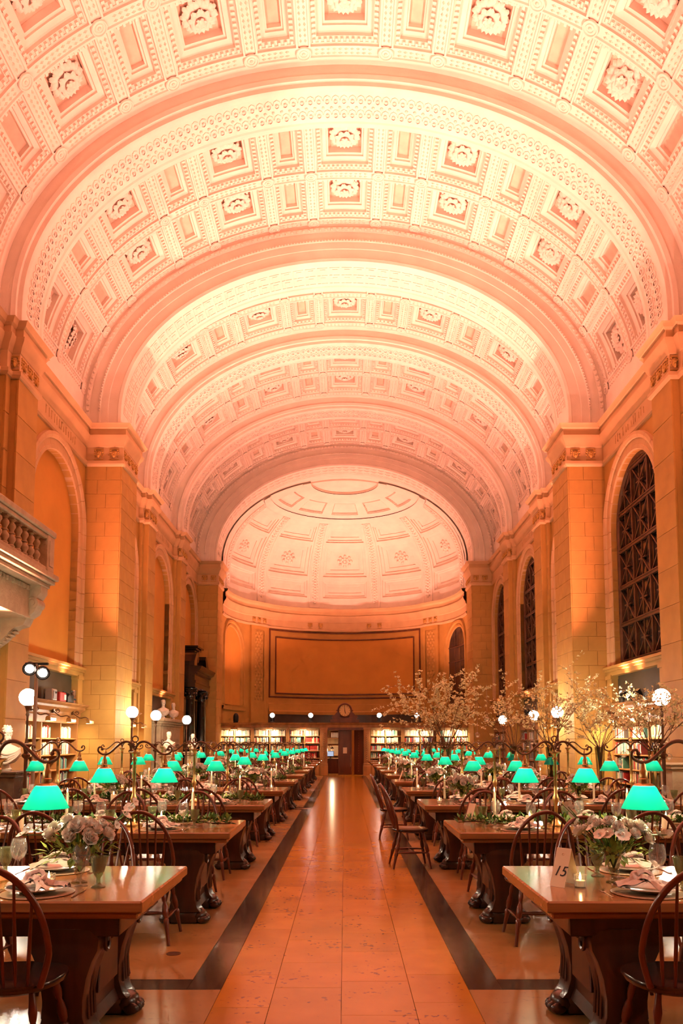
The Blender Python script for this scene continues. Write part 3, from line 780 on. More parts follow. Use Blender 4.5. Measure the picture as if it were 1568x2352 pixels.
for k in range(-2, 3):
    for e0, e1, inn in ((6.8, 17.1, .12), (19.8, 38.7, .16), (41.0, 50.6, .1), (59.6, 68.1, .06)):
        ec = R_((e0 + e1) / 2); cs = max(.3, math.cos(ec))
        fn = lambda u, v, d, k=k, cs=cs: dm(R_(k * pit) + u / (AR * cs) * (cs / max(.2, math.cos(v / AR))) * 1.0 if False else R_(k * pit) + u / AR, v / AR, d)
        hu = R_(12.1) * AR
        steps = [(0, 0), (.0, .06), (.03, .07), (inn, .075), (inn, .12), (inn + .03, .13), (inn * 2 + .08, .135), (inn * 2 + .08, .17)]
        if e0 == 59.6: steps = [(0, 0), (0, .05), (.06, .055), (.06, .09)]
        p = obj('dome_panel', coffer_mesh(fn, -hu, hu, R_(e0) * AR, R_(e1) * AR, steps, 6, 6, (.05, .05, .05, .11) if e0 in (59.6,) else None, [M['plaster'], M['plaster']]), dome)
        if e0 == 19.8:
            q = MB(); 
            for a in range(8):
                an = 2 * PI * a / 8
                for r in (.16, .30): q.ball(dm(R_(k * pit) + r * math.cos(an) / AR / cs, ec + r * math.sin(an) / AR, .16), .09, 6, 4)
            q.ball(dm(R_(k * pit), ec, .16), .1, 6, 4); obj('carving', q.mesh('carving', M['plaster'], 50), p)
    for s_ in (-1, 1):
        c = k * pit + s_ * 16.5
        if s_ < 0 and k > -2: continue
        m = MB(); m.loft([[dm(R_(c + a), R_(e), d) for a, d in ((-3.2, 0), (-3.2, -.045), (-2.6, -.05), (-2.3, -.02), (2.3, -.02), (2.6, -.05), (3.2, -.045), (3.2, 0))] for e in [1 + 4 * i for i in range(14)]], closed=False)
        rb = obj('dome_rib', m.mesh('dome_rib', M['plaster'], 30), dome)
        q = MB(); e = 4
        while e < 52: q.ball(dm(R_(c), R_(e), -.02), .07, 6, 4, (1, 1, .8)); q.ball(dm(R_(c + 1.2), R_(e + .7), -.02), .045, 6, 4); q.ball(dm(R_(c - 1.2), R_(e + .7), -.02), .045, 6, 4); e += 1.7
        obj('carving', q.mesh('carving', M['plaster'], 50), rb)['kind'] = 'stuff'

# ================================================================== BOOKS
def book_mesh(k):
    q = MB(); q.cur = 0
    q.box(-.5, -.42, -.46, .5, 0, 1); q.box(.42, .5, -.46, .5, 0, 1)
    sp = [(-.5, -.46), (-.36, -.5), (0, -.53), (.36, -.5), (.5, -.46), (.42, -.42), (-.42, -.42)]
    q.loft([[(x, y, z) for x, y in sp] for z in (0, 1)], True, True, True)
    for z in (.15, .3, .78, .9): q.box(-.46, .46, -.545, -.5, z - .012, z + .012)
    q.cur = 1; q.box(-.42, .42, -.44, .46, .02, .97)
    return q.mesh('book', [M['book_' + k], M['paper']])
BOOKME = {k: book_mesh(k) for k in BOOKC}
BOOK_LEFT = [300]
STUFFB = {}
def fill_shelf(place, x0, x1, z, hmax, depth, pal, rnd, where, indiv, fill=1.0, parent_key=None, wide=1.0):
    """place(x, z) -> (loc, rz); books stand from x0 to x1"""
    x = x0 + .01; n = 0; end = x0 + (x1 - x0) * fill
    while x < end - .05:
        w_ = rnd.uniform(.028, .062) * wide; h = hmax * rnd.uniform(.70, .92); k = rnd.choice(pal); d = depth * rnd.uniform(.8, .95)
        if x + w_ > end: break
        if rnd.random() < .05: x += .03; continue
        loc, rz = place(x + w_ / 2, z)
        if indiv and BOOK_LEFT[0] > 0:
            o = obj('book', BOOKME[k], None, loc, (0, 0, rz), (w_ * .96, d, h))
            tag(o, '%s book, %s from left, %s' % (k, ORD[n] if n < 20 else 'number %d' % (n + 1), where), 'book', 'books on the shelves'); BOOK_LEFT[0] -= 1
        else:
            q = STUFFB.setdefault(parent_key, MB()); ks = list(BOOKC); q.cur = ks.index(k)
            Mx = Matrix.Translation(loc) @ Matrix.Rotation(rz, 4, 'Z')
            q.box(-w_ * .48, w_ * .48, -d / 2, d / 2, 0, h, Mx); q.cur = ks.index('white'); q.box(-w_ * .4, w_ * .4, -d * .508, -d * .5, h * .12, h * .2, Mx)
        x += w_; n += 1
PAL_A = ['cream', 'cream', 'white', 'white', 'tan', 'red', 'navy', 'grey', 'cream', 'teal', 'maroon']
PAL_W = ['cream', 'white', 'cream', 'white', 'cream', 'tan', 'grey', 'teal']
PAL_D = ['navy', 'grey', 'green', 'brown', 'maroon', 'cream', 'tan', 'teal', 'red']
PAL_R = ['red', 'red', 'red', 'red', 'red', 'cream']

# ---- brass picture lamp that leans out over the shelves
def lamp_parts():
    q = MB(); n = 10
    g = [[(x, r * math.cos(a) , r * math.sin(a) + .02) for a in [PI * .98 * i / n + .02 for i in range(n + 1)]] for x, r in ((-.155, .03), (-.15, .055), (.15, .055), (.155, .03))]
    q.loft(g, closed=False); q.box(-.15, .15, .045, .055, -.03, .03); q.box(-.15, .15, -.055, -.045, -.03, .03)
    for sx in (-1, 1): q.box(sx * .15 - .004, sx * .15 + .004, -.05, .05, -.03, .05)
    sh = q.mesh('lamp_hood', M['brass'], 50)
    q = MB()
    q.tube(spline([(0, .02, .07), (0, .10, .12), (0, .22, .10), (0, .32, .16), (0, .42, .24)], 5), .012, 6)
    sp = [(.0, .30 + .05 * math.cos(a) * (1 - a / 14), .22 + .05 * math.sin(a) * (1 - a / 14)) for a in [.5 * i for i in range(20)]]; q.tube(sp, .009, 5)
    q.box(-.03, .03, .38, .43, .18, .30)
    br = q.mesh('scroll_bracket', M['iron'], 50)
    return sh, br
HOOD, BRACK = lamp_parts()
def picture_lamp(loc, rz, label, energy):
    t = thing('picture_lamp', label, 'lamp', loc, rz, 'picture lamps over the bookcases')
    obj('lamp_hood', HOOD, t); obj('scroll_bracket', BRACK, t)
    l = bpy.data.lights.new('picture_light', 'AREA'); l.shape = 'RECTANGLE'; l.size = .28; l.size_y = .07; l.energy = energy; l.color = WARM; l.spread = PI * .9
    o = bpy.data.objects.new('picture_light', l); COL.objects.link(o); o.parent = t; o.location = (0, 0, -.035); o.rotation_euler = (R_(38), 0, 0)
    return t

# ---- recessed wall bookcases; local frame: x along the wall, -y towards the room
def wall_bookcase(sg, c, desc, indiv, npal, lampE, seed):
    rz = -PI / 2 if sg < 0 else PI / 2      # local -y must face the room
    rz = PI / 2 if sg < 0 else -PI / 2
    t = thing('bookcase', 'recessed oak bookcase with moulded cornice, ' + desc, 'bookcase', (sg * 6.5, c, 0), rz, 'bookcases along the side walls')
    U = (-1.70, -.57, .57, 1.70); SH = (.22, .56, .89, 1.23, 1.60)
    q = MB(); q.box(-1.72, 1.72, .40, .43, 0, 2.1); obj('back_panel', q.mesh('back_panel', M['oak']), t)
    q = MB(); q.bbox(-.025, .025, 0, .40, .1, 1.96, .004); up = q.mesh('upright', M['oak'])
    for u in U: obj('upright', up, t, (u, 0, 0))
    q = MB(); q.bbox(-.535, .535, .012, .40, -.03, 0, .004); sh = q.mesh('shelf', M['oak'])
    for z in SH:
        for k in range(3): obj('shelf', sh, t, ((U[k] + U[k + 1]) / 2, 0, z))
    q = MB(); q.bbox(-1.73, 1.73, -.05, .4, 0, .17, .008); obj('plinth', q.mesh('plinth', M['oakdark']), t)
    q = MB(); q.bbox(-1.73, 1.73, -.01, .40, 1.94, 2.10, .005); obj('frieze', q.mesh('frieze', M['oak']), t)
    prof = [(0.40, 2.10), (-.03, 2.10), (-.05, 2.14), (-.05, 2.2), (-.12, 2.25), (-.16, 2.28), (-.16, 2.33), (-.24, 2.37), (-.26, 2.40), (.40, 2.40)]
    q = MB(); q.loft([[(x, y * (1 if y > 0 else 1), z) for y, z in prof] for x in (-1.74, 1.74)], True, True, True); obj('cornice', q.mesh('cornice', M['oak']), t)
    rnd = random.Random(seed)
    for zi, z in enumerate(SH):
        for k in range(3):
            def place(x, zz, t=t, sg=sg, c=c):
                return ((sg * (6.5 + .02 + .12), c - x if sg > 0 else c + x, zz), rz)
            xa, xb = U[k] + .03, U[k + 1] - .03
            pal = PAL_W if zi == 4 and k > 0 else (PAL_A if zi >= 3 else PAL_D)
            if zi == 4 and k == 1: pal = PAL_R + PAL_W
            fill = rnd.choice((.75, .62, .85, .55)) if npal else rnd.choice((.9, 1.0))
            fill_shelf(place, xa, xb, z + .002, .30, .2, pal, rnd, '%s shelf, %s bay, %s wall bookcase' % (['bottom', 'second', 'third', 'fourth', 'top'][zi], ['left', 'middle', 'right'][k], 'left' if sg < 0 else 'right'), indiv and zi >= 1, fill, 'wall%d_%d' % (sg, int(c)))
    if lampE:
        for k, dx in enumerate((-1.35, -.15, 1.1)):
            x = dx
            picture_lamp((sg * 6.02, c + (x if sg < 0 else -x), 1.97), rz, '%s brass scroll-arm picture lamp over the %s' % (['left', 'middle', 'right'][k], desc), lampE)
    return t
PIC_E = 22.0
wall_bookcase(-1, 17.43, 'left wall bookcase before the big pier', True, 1, PIC_E, 3)
wall_bookcase(1, 17.43, 'right wall bookcase before the big pier', True, 1, PIC_E, 4)
wall_bookcase(-1, 22.45, 'left wall bookcase beyond the big pier', False, 1, PIC_E, 5)
wall_bookcase(1, 22.45, 'right wall bookcase beyond the big pier', False, 1, PIC_E, 6)
wall_bookcase(1, 27.47, 'second right bookcase beyond the big pier', False, 1, 0, 7)
wall_bookcase(1, 32.49, 'farthest bookcase of the right wall', False, 1, 0, 8)

# ================================================================== BOOKCASE SCREEN AT THE FAR END
SY = 35.92
def screen_unit(x0, x1, desc, seed, pals):
    xc = (x0 + x1) / 2; hw = (x1 - x0) / 2
    t = thing('bookcase', 'lit oak bookcase of the end screen, ' + desc, 'bookcase', (xc, SY, 0), 0, 'bookcases of the end screen')
    q = MB(); q.box(-hw, hw, .36, .40, 0, 2.18); obj('back_panel', q.mesh('back_panel', M['oak']), t)
    q = MB(); q.bbox(-.036, .036, 0, .36, 0, 2.18, .006); st = q.mesh('stile', M['oak'])
    for s_ in (-1, 1): obj('stile', st, t, (s_ * (hw + .036), -.0, 0))
    q = MB(); q.bbox(-.022, .022, .01, .36, .5, 2.18, .004); obj('divider', q.mesh('divider', M['oak']), t)
    SH = (.50, .79, 1.12, 1.47, 1.80)
    q = MB(); q.bbox(-hw, hw, .01, .36, -.028, 0, .004); sh = q.mesh('shelf', M['oak'])
    for z in SH: obj('shelf', sh, t, (0, 0, z))
    q = MB(); q.bbox(-hw, hw, -.01, .36, 0, .47, .01); obj('base_cabinet', q.mesh('base_cabinet', M['oak']), t)
    q = MB(); q.bbox(-hw * .92, -.03, -.022, -.008, .08, .40, .006); q.bbox(.03, hw * .92, -.022, -.008, .08, .40, .006); obj('cabinet_door', q.mesh('cabinet_door', M['oak']), t)
    rnd = random.Random(seed)
    for zi, z in enumerate(SH):
        for k in (0, 1):
            xa, xb = (x0 + .01, xc - .03) if k == 0 else (xc + .03, x1 - .01)
            pal = pals(zi, k)
            fill_shelf(lambda x, zz: ((x, SY + .15, zz), 0), xa, xb, z + .002, .30 if zi else .26, .2, pal, rnd, '%s shelf, %s half, screen %s' % (['bottom', 'second', 'third', 'fourth', 'top'][zi], ['left', 'right'][k], desc), zi >= 2, rnd.choice((.82, .95, 1.0)), 'screen')
def pal_std(zi, k): return PAL_W if zi == 4 else (PAL_A + PAL_W if zi == 3 else PAL_D + ['cream'])
def pal_red(zi, k): return (PAL_A + ['teal'] if k == 0 else PAL_W) if zi == 4 else (PAL_D + ['red', 'red'] if k == 0 else PAL_R * 3)
def pal_r2(zi, k): return PAL_W if zi == 4 else (PAL_A + ['red'] if zi == 3 else PAL_D)
SCR = [(-5.76, -4.30, 'first unit from the left', pal_std), (-4.15, -2.68, 'second unit from the left', pal_std), (-2.53, -1.14, 'unit left of the doorway', pal_red),
       (1.17, 2.58, 'unit right of the doorway', pal_std), (2.73, 4.19, 'second unit from the right', pal_r2), (4.34, 5.78, 'first unit from the right', pal_r2)]
for i in (2, 3, 1, 4, 0, 5):
    a, b, d, pl = SCR[i]; screen_unit(a, b, d, 40 + i, pl)
    picture_lamp(((a + b) / 2 + (.0 if i != 2 else -.05), SY - .30, 2.10), 0, 'flat picture lamp over the end screen, ' + d, PIC_E * 1.3)
ks = list(BOOKC)
for key, q in STUFFB.items():
    names = {'screen': ('shelved books filling the rest of the end screen', )}
    sid = key.startswith('wall-1')
    lab = 'rows of shelved books in the rest of the end screen' if key == 'screen' else 'rows of shelved books in the %s wall bookcase at %s' % ('left' if sid else 'right', {'17': 'the near bay', '22': 'the bay past the pier', '27': 'the third bay', '32': 'the farthest bay'}[key.split('_')[1]])
    o = obj('shelved_books', q.mesh('shelved_books', [M['book_' + k] for k in ks])); tag(o, lab, 'books', None, 'stuff')
# portal: cornice over the whole screen, pilasters by the doorway
tc_ = thing('screen_cornice', 'long moulded oak cornice crowning the end screen', 'cornice', (0, SY, 0)); t = thing('oak_portal', 'carved oak pilaster doorcase in the middle of the end screen', 'doorcase', (0, SY, 0))
prof = [(.40, 2.18), (-.02, 2.18), (-.03, 2.25), (-.03, 2.29), (-.07, 2.31), (-.09, 2.35), (-.15, 2.37), (-.16, 2.40), (.40, 2.40)]
q = MB(); q.loft([[(x, y, z) for y, z in prof] for x in (-5.92, 5.92)], True, True, True); obj('moulding', q.mesh('moulding', M['oak']), tc_)
q = MB(); q.bbox(-.135, .135, -.08, .36, 0, 2.18, .008); q.bbox(-.165, .165, -.12, .36, 0, .45, .01); q.bbox(-.155, .155, -.10, .36, .45, .55, .01); q.bbox(-.155, .155, -.1, .36, 2.08, 2.18, .01)
q.bbox(-.09, .09, -.095, -.078, .65, 2.0, .006)
pm = q.mesh('pilaster', M['oak']); 
q = MB(); z = .72
while z < 1.96: q.ball((0, -.095, z), .03, 6, 4, (1.4, .6, 1)); q.ball((-.05, -.095, z + .04), .018, 6, 4); q.ball((.05, -.095, z + .04), .018, 6, 4); z += .085
cm_ = q.mesh('pilaster_carving', M['oak'], 50)
for x in (-.93, 1.0):
    p = obj('pilaster', pm, t, (x, 0, 0)); obj('pilaster_carving', cm_, p)['kind'] = 'stuff'
q = MB(); q.bbox(-.8, .87, -.02, .36, 2.06, 2.18, .008); obj('lintel', q.mesh('lintel', M['oakdark']), t)
# clock on the portal
t = thing('clock', 'round wooden clock on a scrolled base above the doorway', 'clock', (0.0, SY + .05, 2.40))
Ry = Matrix.Rotation(PI / 2, 4, 'X')
q = MB(); q.lathe([(.26, -.08), (.345, -.08), (.345, .02), (.33, .06), (.29, .075), (.265, .05), (.26, .0)], 36, Matrix.Translation((0, 0, .56)) @ Ry); obj('clock_case', q.mesh('clock_case', M['oakdark'], 40), t)
q = MB(); q.lathe([(.0, .0), (.268, .0), (.268, .012), (0, .013)], 36, Matrix.Translation((0, 0, .56)) @ Ry); obj('dial', q.mesh('dial', mat('clock_dial', (.75, .52, .24), .12, coat=1.0), 30), t)
q = MB()
for a in range(12):
    an = PI / 6 * a; q.box(-.008, .008, -.02, -.014, .20, .245, Matrix.Translation((0, 0, .56)) @ Matrix.Rotation(an, 4, 'Y'))
obj('hour_marks', q.mesh('hour_marks', M['black']), t)
for nm, an, L_, w_ in (('hour_hand', R_(168), .15, .014), ('minute_hand', R_(-4), .21, .010)):
    q = MB(); q.box(-w_, w_, -.03, -.022, -.03, L_, Matrix.Translation((0, 0, .56)) @ Matrix.Rotation(an, 4, 'Y')); obj(nm, q.mesh(nm, M['black']), t)
q = MB(); q.bbox(-.66, .66, -.12, .12, 0, .15, .01); q.bbox(-.55, .55, -.1, .1, .15, .22, .01)
for s_ in (-1, 1):
    poly = [(s_ * .62, .22)] + [(s_ * (.62 - .06 * k), .22 + .30 * math.sin(PI / 2 * k / 6) ** 1.6) for k in range(1, 7)] + [(s_ * .2, .22)]
    q.prism(poly, -.08, .08, 'y'); q.lathe([(.07, -.1), (.07, .1)], 12, Matrix.Translation((s_ * .52, 0, .27)) @ Ry); q.ball((s_ * .36, -.02, .56), .03, 8, 6)
obj('clock_base', q.mesh('clock_base', M['oakdark']), t)
# doors
D = bpy.data.objects.new('door_1', None); COL.objects.link(D); D.location = (0, SY + .22, 0); tag(D, 'dark leather-covered double door standing part open in the end screen', 'door', None, 'structure')
q = MB(); q.bbox(-.30, .32, -.025, .025, .03, 2.06, .006); q.bbox(-.24, .26, -.034, -.024, .12, .92, .004); q.bbox(-.24, .26, -.034, -.024, 1.0, 1.98, .004); lf = obj('door_leaf', q.mesh('door_leaf', M['oakdark']), D)
q = MB(); q.bbox(-.08, .10, -.04, -.034, 1.0, 1.27, .001); obj('notice', q.mesh('notice', M['paper']), lf, label='blank paper notice')
q = MB(); q.tube([(.27, -.06, .4), (.27, -.06, .95)], .012, 8); q.box(.26, .28, -.06, -.02, .42, .44); q.box(.26, .28, -.06, -.02, .92, .94); obj('push_bar', q.mesh('push_bar', M['brass'], 40), lf)
q = MB(); Mx = Matrix.Translation((.86, 0, 0)) @ Matrix.Rotation(R_(-35), 4, 'Z'); q.box(-.5, 0, -.025, .025, .03, 2.06, Mx); lf = obj('door_leaf', q.mesh('door_leaf', M['oakdark']), D)
q = MB()
for k in range(16): q.ball(tuple(Mx @ Vector((-.25, -.03, .2 + .115 * k))), .012, 6, 4)
obj('stud_row', q.mesh('stud_row', M['brass'], 50), lf)
# the little office seen through the doorway
t = thing('bookcase', 'lit shelf unit in the back office seen through the doorway', 'shelf', (-.75, 38.0, 0))
q = MB(); q.box(-.6, .9, .3, .34, 0, 2.3); obj('back_panel', q.mesh('back_panel', M['oak']), t)
q = MB(); q.bbox(-.6, .9, 0, .3, -.03, 0, .004); sh = q.mesh('shelf', M['oak'])
for z in (.9, 1.35, 1.72, 2.1): obj('shelf', sh, t, (0, 0, z))
q = MB()
for x in (-.62, .9): q.box(x - .02, x + .02, 0, .3, 0, 2.3)
obj('side_panel', q.mesh('side_panel', M['oak']), t)
for k in range(4):
    q = MB(); q.bbox(-.04, .04, 0, .2, 0, .26, .004); q.box(-.03, .03, -.004, 0, .05, .2); o = obj('box_file', q.mesh('box_file', M['book_white']), None, (-.62 + .10 * k, 38.05, 1.722)); tag(o, '%s box file from left on the office shelf' % ORD[k], 'file', 'office box files')
t = thing('desk', 'dark red office desk behind the open doorway', 'desk', (-.65, 37.1, 0))
q = MB(); q.bbox(-.42, .42, -.3, .3, .70, .74, .006); obj('desk_top', q.mesh('desk_top', M['oakdark']), t)
q = MB(); q.bbox(-.40, .40, -.28, -.25, .05, .70, .006); obj('front_panel', q.mesh('front_panel', M['oakdark']), t)
for x in (-.38, .38): q = MB(); q.bbox(x - .025, x + .025, -.26, .28, 0, .70, .005); obj('side_panel', q.mesh('side_panel', M['oakdark']), t)
t = thing('computer_monitor', 'small computer monitor with pale blue screen on the office desk', 'monitor', (-.68, 37.05, .742))
q = MB(); q.bbox(-.17, .17, -.02, .03, .10, .36, .008); obj('bezel', q.mesh('bezel', M['black']), t)
q = MB(); q.box(-.15, .15, -.024, -.02, .12, .34); obj('screen', q.mesh('screen', emission('monitor_screen', (.45, .62, .85), .8)), t)
q = MB(); q.lathe([(.09, 0), (.09, .012), (.02, .02), (.02, .12)], 16); obj('stand', q.mesh('stand', M['black'], 40), t)
t = thing('desk_lamp', 'curved-neck black lamp over the office monitor', 'lamp', (-.62, 37.3, .742))
q = MB(); q.lathe([(.08, 0), (.08, .015), (.012, .03)], 16); q.tube(spline([(0, 0, .02), (-.02, 0, .4), (-.1, -.02, .6), (-.02, -.06, .62), (.02, -.06, .54)], 5), .009, 6); obj('neck', q.mesh('neck', M['black'], 40), t)
q = MB(); q.lathe([(.02, .55), (.09, .46), (.085, .46), (.01, .54)], 16, Matrix.Translation((.03, -.06, 0))); obj('lamp_shade', q.mesh('lamp_shade', M['black'], 40), t)
l = bpy.data.lights.new('office_light', 'POINT'); l.energy = 45; l.color = WARM; l.shadow_soft_size = .06
o = bpy.data.objects.new('office_light', l); COL.objects.link(o); o.parent = t; o.location = (.03, -.06, .40)

# ================================================================== LAMPS OF THE ROOM
# opal globe floor lamps
q = MB(); q.lathe([(.19, 0), (.19, .05), (.15, .08), (.14, .14), (.08, .2), (.05, .3), (.04, .34)], 20); gb = q.mesh('base', M['bronze'], 40)
q = MB(); q.lathe([(.035, .30), (.026, .6), (.024, .9), (.03, 1.25), (.06, 1.28), (.068, 1.31), (.035, 1.34), (.04, 1.38), (.05, 1.42), (.085, 1.45), (.09, 1.47), (.03, 1.49), (.02, 1.55), (.018, 1.9), (.03, 1.93), (.02, 1.96), (.03, 2.01), (.045, 2.05), (.07, 2.065), (.07, 2.075)], 12); gp = q.mesh('pole', M['bronze'], 40)
q = MB(); q.ball((0, 0, 2.20), .135, 16, 10); gg = q.mesh('globe', M['globe'], 80)
gl_names = {(-1, 0): 'leftmost globe lamp, beside the tripod light stand', (1, 0): 'rightmost globe lamp, before the bright right pilaster', (-1, 1): 'globe lamp before the lit corner of the left pier', (1, 1): 'globe lamp before the lit corner of the right pier', (-1, 2): 'globe lamp left of the stone mantelpiece', (1, 2): 'third globe lamp from the right edge', (-1, 3): 'globe lamp in front of the black marble doorcase', (1, 3): 'globe lamp nearest the far right screen', (-1, 4): 'globe lamp added out of view beyond the left edge, beside the second table', (1, 4): 'globe lamp added out of view beyond the right edge, beside the second table', (-1, 5): 'globe lamp left of the camera', (1, 5): 'globe lamp right of the camera'}
for sg in (-1, 1):
    for i, y in enumerate((12.2, 18.2, 20.5, 24.5, 5.6)):  # the last pair stands out of view, added to light the near tables
        t = thing('globe_lamp', 'white ' + gl_names[(sg, i)], 'lamp', (sg * 4.93, y, 0), 0, 'white globe floor lamps')
        obj('base', gb, t); obj('pole', gp, t); obj('globe', gg, t)
# uplights on the bookcase tops and on the end screen
q = MB(); q.lathe([(.06, 0), (.085, .02), (.09, .16), (.095, .18), (.085, .18), (.08, .15)], 16, None, 1, 1, False); can = q.mesh('can', M['black'], 40)
q = MB(); q.lathe([(.078, .145), (.0, .15)], 16); _ul = emission('uplight_lens', (1, .55, .4), 12.0); _ul.cycles.emission_sampling = 'NONE'; lens = q.mesh('lens', _ul)
q = MB(); q.bbox(-.11, .11, -.03, .03, -.06, -.045, .004); q.box(-.11, -.10, -.02, .02, -.05, .1); q.box(.10, .11, -.02, .02, -.05, .1); yoke = q.mesh('yoke', M['black'])
def uplight(loc, tilt, label, energy, col=UP_COL, size=R_(86), blend=1.0):
    t = thing('uplight', label, 'light', loc, 0, 'amber uplights'); 
    obj('yoke', yoke, t); c = obj('can', can, t, (0, 0, 0), tilt); obj('lens', lens, c)
    l = bpy.data.lights.new('uplight_beam', 'SPOT'); l.energy = energy; l.color = col; l.spot_size = size; l.spot_blend = blend; l.shadow_soft_size = .07
    o = bpy.data.objects.new('uplight_beam', l); COL.objects.link(o); o.parent = t
    o.matrix_parent_inverse = Matrix.Identity(4)
    e = Matrix.Rotation(tilt[2], 4, 'Z') @ Matrix.Rotation(tilt[1], 4, 'Y') @ Matrix.Rotation(tilt[0], 4, 'X')
    o.location = e @ Vector((0, 0, .19)); o.rotation_euler = (e @ Matrix.Rotation(PI, 4, 'X')).to_euler()
    return t
UPS = {32.49: .12, 27.47: .45, 22.45: 1.15, 17.43: 1.15, 12.41: 1.05, 7.39: .9, 2.37: .6}  # the two bays nearest the camera hold unseen uplights added to carry on lighting
for c, k in UPS.items():
    for sg in (-1, 1):
        for j, dy in enumerate((-.4, .4)):
            if c != 17.43 and j: continue
            lab = '%s amber uplight can on the %s wall ledge, %s' % (['nearer', 'farther'][j] if c == 17.43 else 'single', 'left' if sg < 0 else 'right', {32.49: 'farthest bay', 27.47: 'third bay', 22.45: 'bay past the pier', 17.43: 'bay before the pier', 12.41: 'bay by the balcony', 7.39: 'added out of view beside the camera', 2.37: 'added out of view behind the camera'}[c])
            uplight((sg * 6.42 if c > 14 else sg * 6.2, c + (dy if c == 17.43 else 0), 2.47 if c > 14 else 2.6), (0, -sg * R_(27), 0), lab, UP_W * k * (1 if c == 17.43 else 2))
SCRUP = 5000.0
for i, x in enumerate((-3.32, -1.56, 1.58, 3.3)):
    t = uplight((x, SY + .12, 2.47), (R_(-8), 0, 0), 'bright white spotlight on the end screen, %s from left' % ORD[i], SCRUP, (1, .33, .23), R_(95))
    q = MB(); q.ball((0, -.06, .27), .105, 14, 10); obj('lit_globe', q.mesh('lit_globe', M['spotface'], 80), t)
# loudspeaker and small bullet lamp on the screen top
t = thing('loudspeaker', 'black dome-shaped loudspeaker on the left of the end screen', 'speaker', (-5.0, SY + .15, 2.40))
q = MB(); q.bbox(-.10, .10, -.1, .1, 0, .05, .01); obj('foot', q.mesh('foot', M['black']), t)
q = MB(); q.lathe([(.11, .05), (.125, .1), (.125, .28), (.11, .36), (.06, .43), (0, .45)], 18); obj('body', q.mesh('body', M['black'], 40), t)
t = thing('candlestick_lamp', 'thin black stand with white tip at the left end of the screen', 'lamp', (-5.72, SY + .1, 2.40))
q = MB(); q.lathe([(.06, 0), (.06, .02), (.012, .03), (.012, .25), (.03, .27)], 10); obj('stem', q.mesh('stem', M['black'], 40), t)
q = MB(); q.lathe([(.03, .27), (.035, .3), (.03, .38), (0, .4)], 10, Matrix.Translation((-.02, 0, 0))); obj('white_head', q.mesh('white_head', M['china'], 40), t)
SIDE_ = {-1: 'left', 1: 'right'}
# tripod light stands
stand_metal = mat('stand_metal', (.5, .42, .34), .35, metal=.6)
def light_stand(loc, rz, label, energy, aim, size):
    t = thing('light_stand', label, 'light stand', loc, rz, 'tripod light stands')
    q = MB(); q.tube([(0, 0, .05), (0, 0, 2.62)], .028, 8); obj('pole', q.mesh('pole', stand_metal, 40), t)
    for k in range(3):
        a = 2 * PI * k / 3 + .4; q = MB(); q.tube([(0, 0, .75), (.42 * math.cos(a), .42 * math.sin(a), .015)], .014, 6); q.tube([(0, 0, .35), (.26 * math.cos(a), .26 * math.sin(a), .3)], .009, 6); obj('leg', q.mesh('leg', M['black'], 40), t)
    q = MB(); q.box(-.16, .16, -.02, .02, 2.60, 2.635); obj('crossbar', q.mesh('crossbar', M['black']), t)
    for x, z in ((-.10, 2.56), (.09, 2.50)):
        h = obj('spot_head', (lambda q: (q.lathe([(.0, -.145), (.05, -.14), (.075, -.1), (.08, .04), (.098, .06), (.098, .075), (.085, .075), (.083, .05)], 16, Ry, caps=False), q.mesh('spot_head', M['black'], 40))[-1])(MB()), t, (x, 0, z), (R_(18), 0, R_(20) if rz == 0 else 0))
        obj('lens', (lambda q: (q.lathe([(.062, .055), (0, .06)], 16, Ry), q.mesh('lens', M['spotface'], 40))[-1])(MB()), h)
    l = bpy.data.lights.new('stage_beam', 'SPOT'); l.energy = energy; l.color = (1, .88, .7); l.spot_size = size; l.spot_blend = .6; l.shadow_soft_size = .08
    o = bpy.data.objects.new('stage_beam', l); COL.objects.link(o); o.parent = t; o.location = (0, -.12, 2.5)
    d = Matrix.Rotation(-rz, 3, 'Z') @ (Vector(aim) - Vector((loc[0], loc[1], 2.5))); o.rotation_euler = d.to_track_quat('-Z', 'Y').to_euler()
    return t
light_stand((-4.40, 11.15, 0), 0, 'tall slim grey tripod stand with two stage spotlights by the left globe lamp', 220, (-2.2, 7.0, .8), R_(60))
for sg in (-1, 1): light_stand((sg * 4.85, 2.5, 0), math.atan2(-sg * 3.4, -1.7) + PI if False else sg * R_(-243) if False else math.atan2(1.7, -sg * 3.4) + PI / 2, 'added unseen tripod spotlight stand beside the camera on the ' + SIDE_[sg], 240, (sg * 1.45, 4.2, 1.0), R_(34))  # unseen pair, added to brighten the flowers on the first tables

# ================================================================== WALL PIECES
# stone mantelpiece in the left wall
t = thing('mantelpiece', 'grey stone fireplace mantel below two busts on the left wall', 'fireplace', (-6.5, 27.47, 0))
q = MB(); q.bbox(-.1, .42, -.4, .4, 0, 1.45, .01); q.bbox(.40, .44, -.3, .3, .2, 1.3, .01); jm = q.mesh('jamb', M['limestone']); obj('jamb', jm, t, (0, -1.15, 0)); obj('jamb', jm, t, (0, 1.15, 0))
q = MB(); q.bbox(-.1, .42, -1.55, 1.55, 1.45, 2.05, .01); q.bbox(.40, .44, -1.3, 1.3, 1.55, 1.95, .01); obj('frieze', q.mesh('frieze', M['limestone']), t)
q = MB(); q.bbox(-.1, .46, -1.6, 1.6, 2.05, 2.12, .01); q.bbox(-.1, .52, -1.66, 1.66, 2.12, 2.2, .015); q.bbox(-.1, .58, -1.72, 1.72, 2.2, 2.31, .015); obj('mantel_shelf', q.mesh('mantel_shelf', M['limestone']), t)
q = MB(); q.box(-.1, .05, -.76, .76, 0, 1.46); obj('firebox', q.mesh('firebox', M['black']), t)
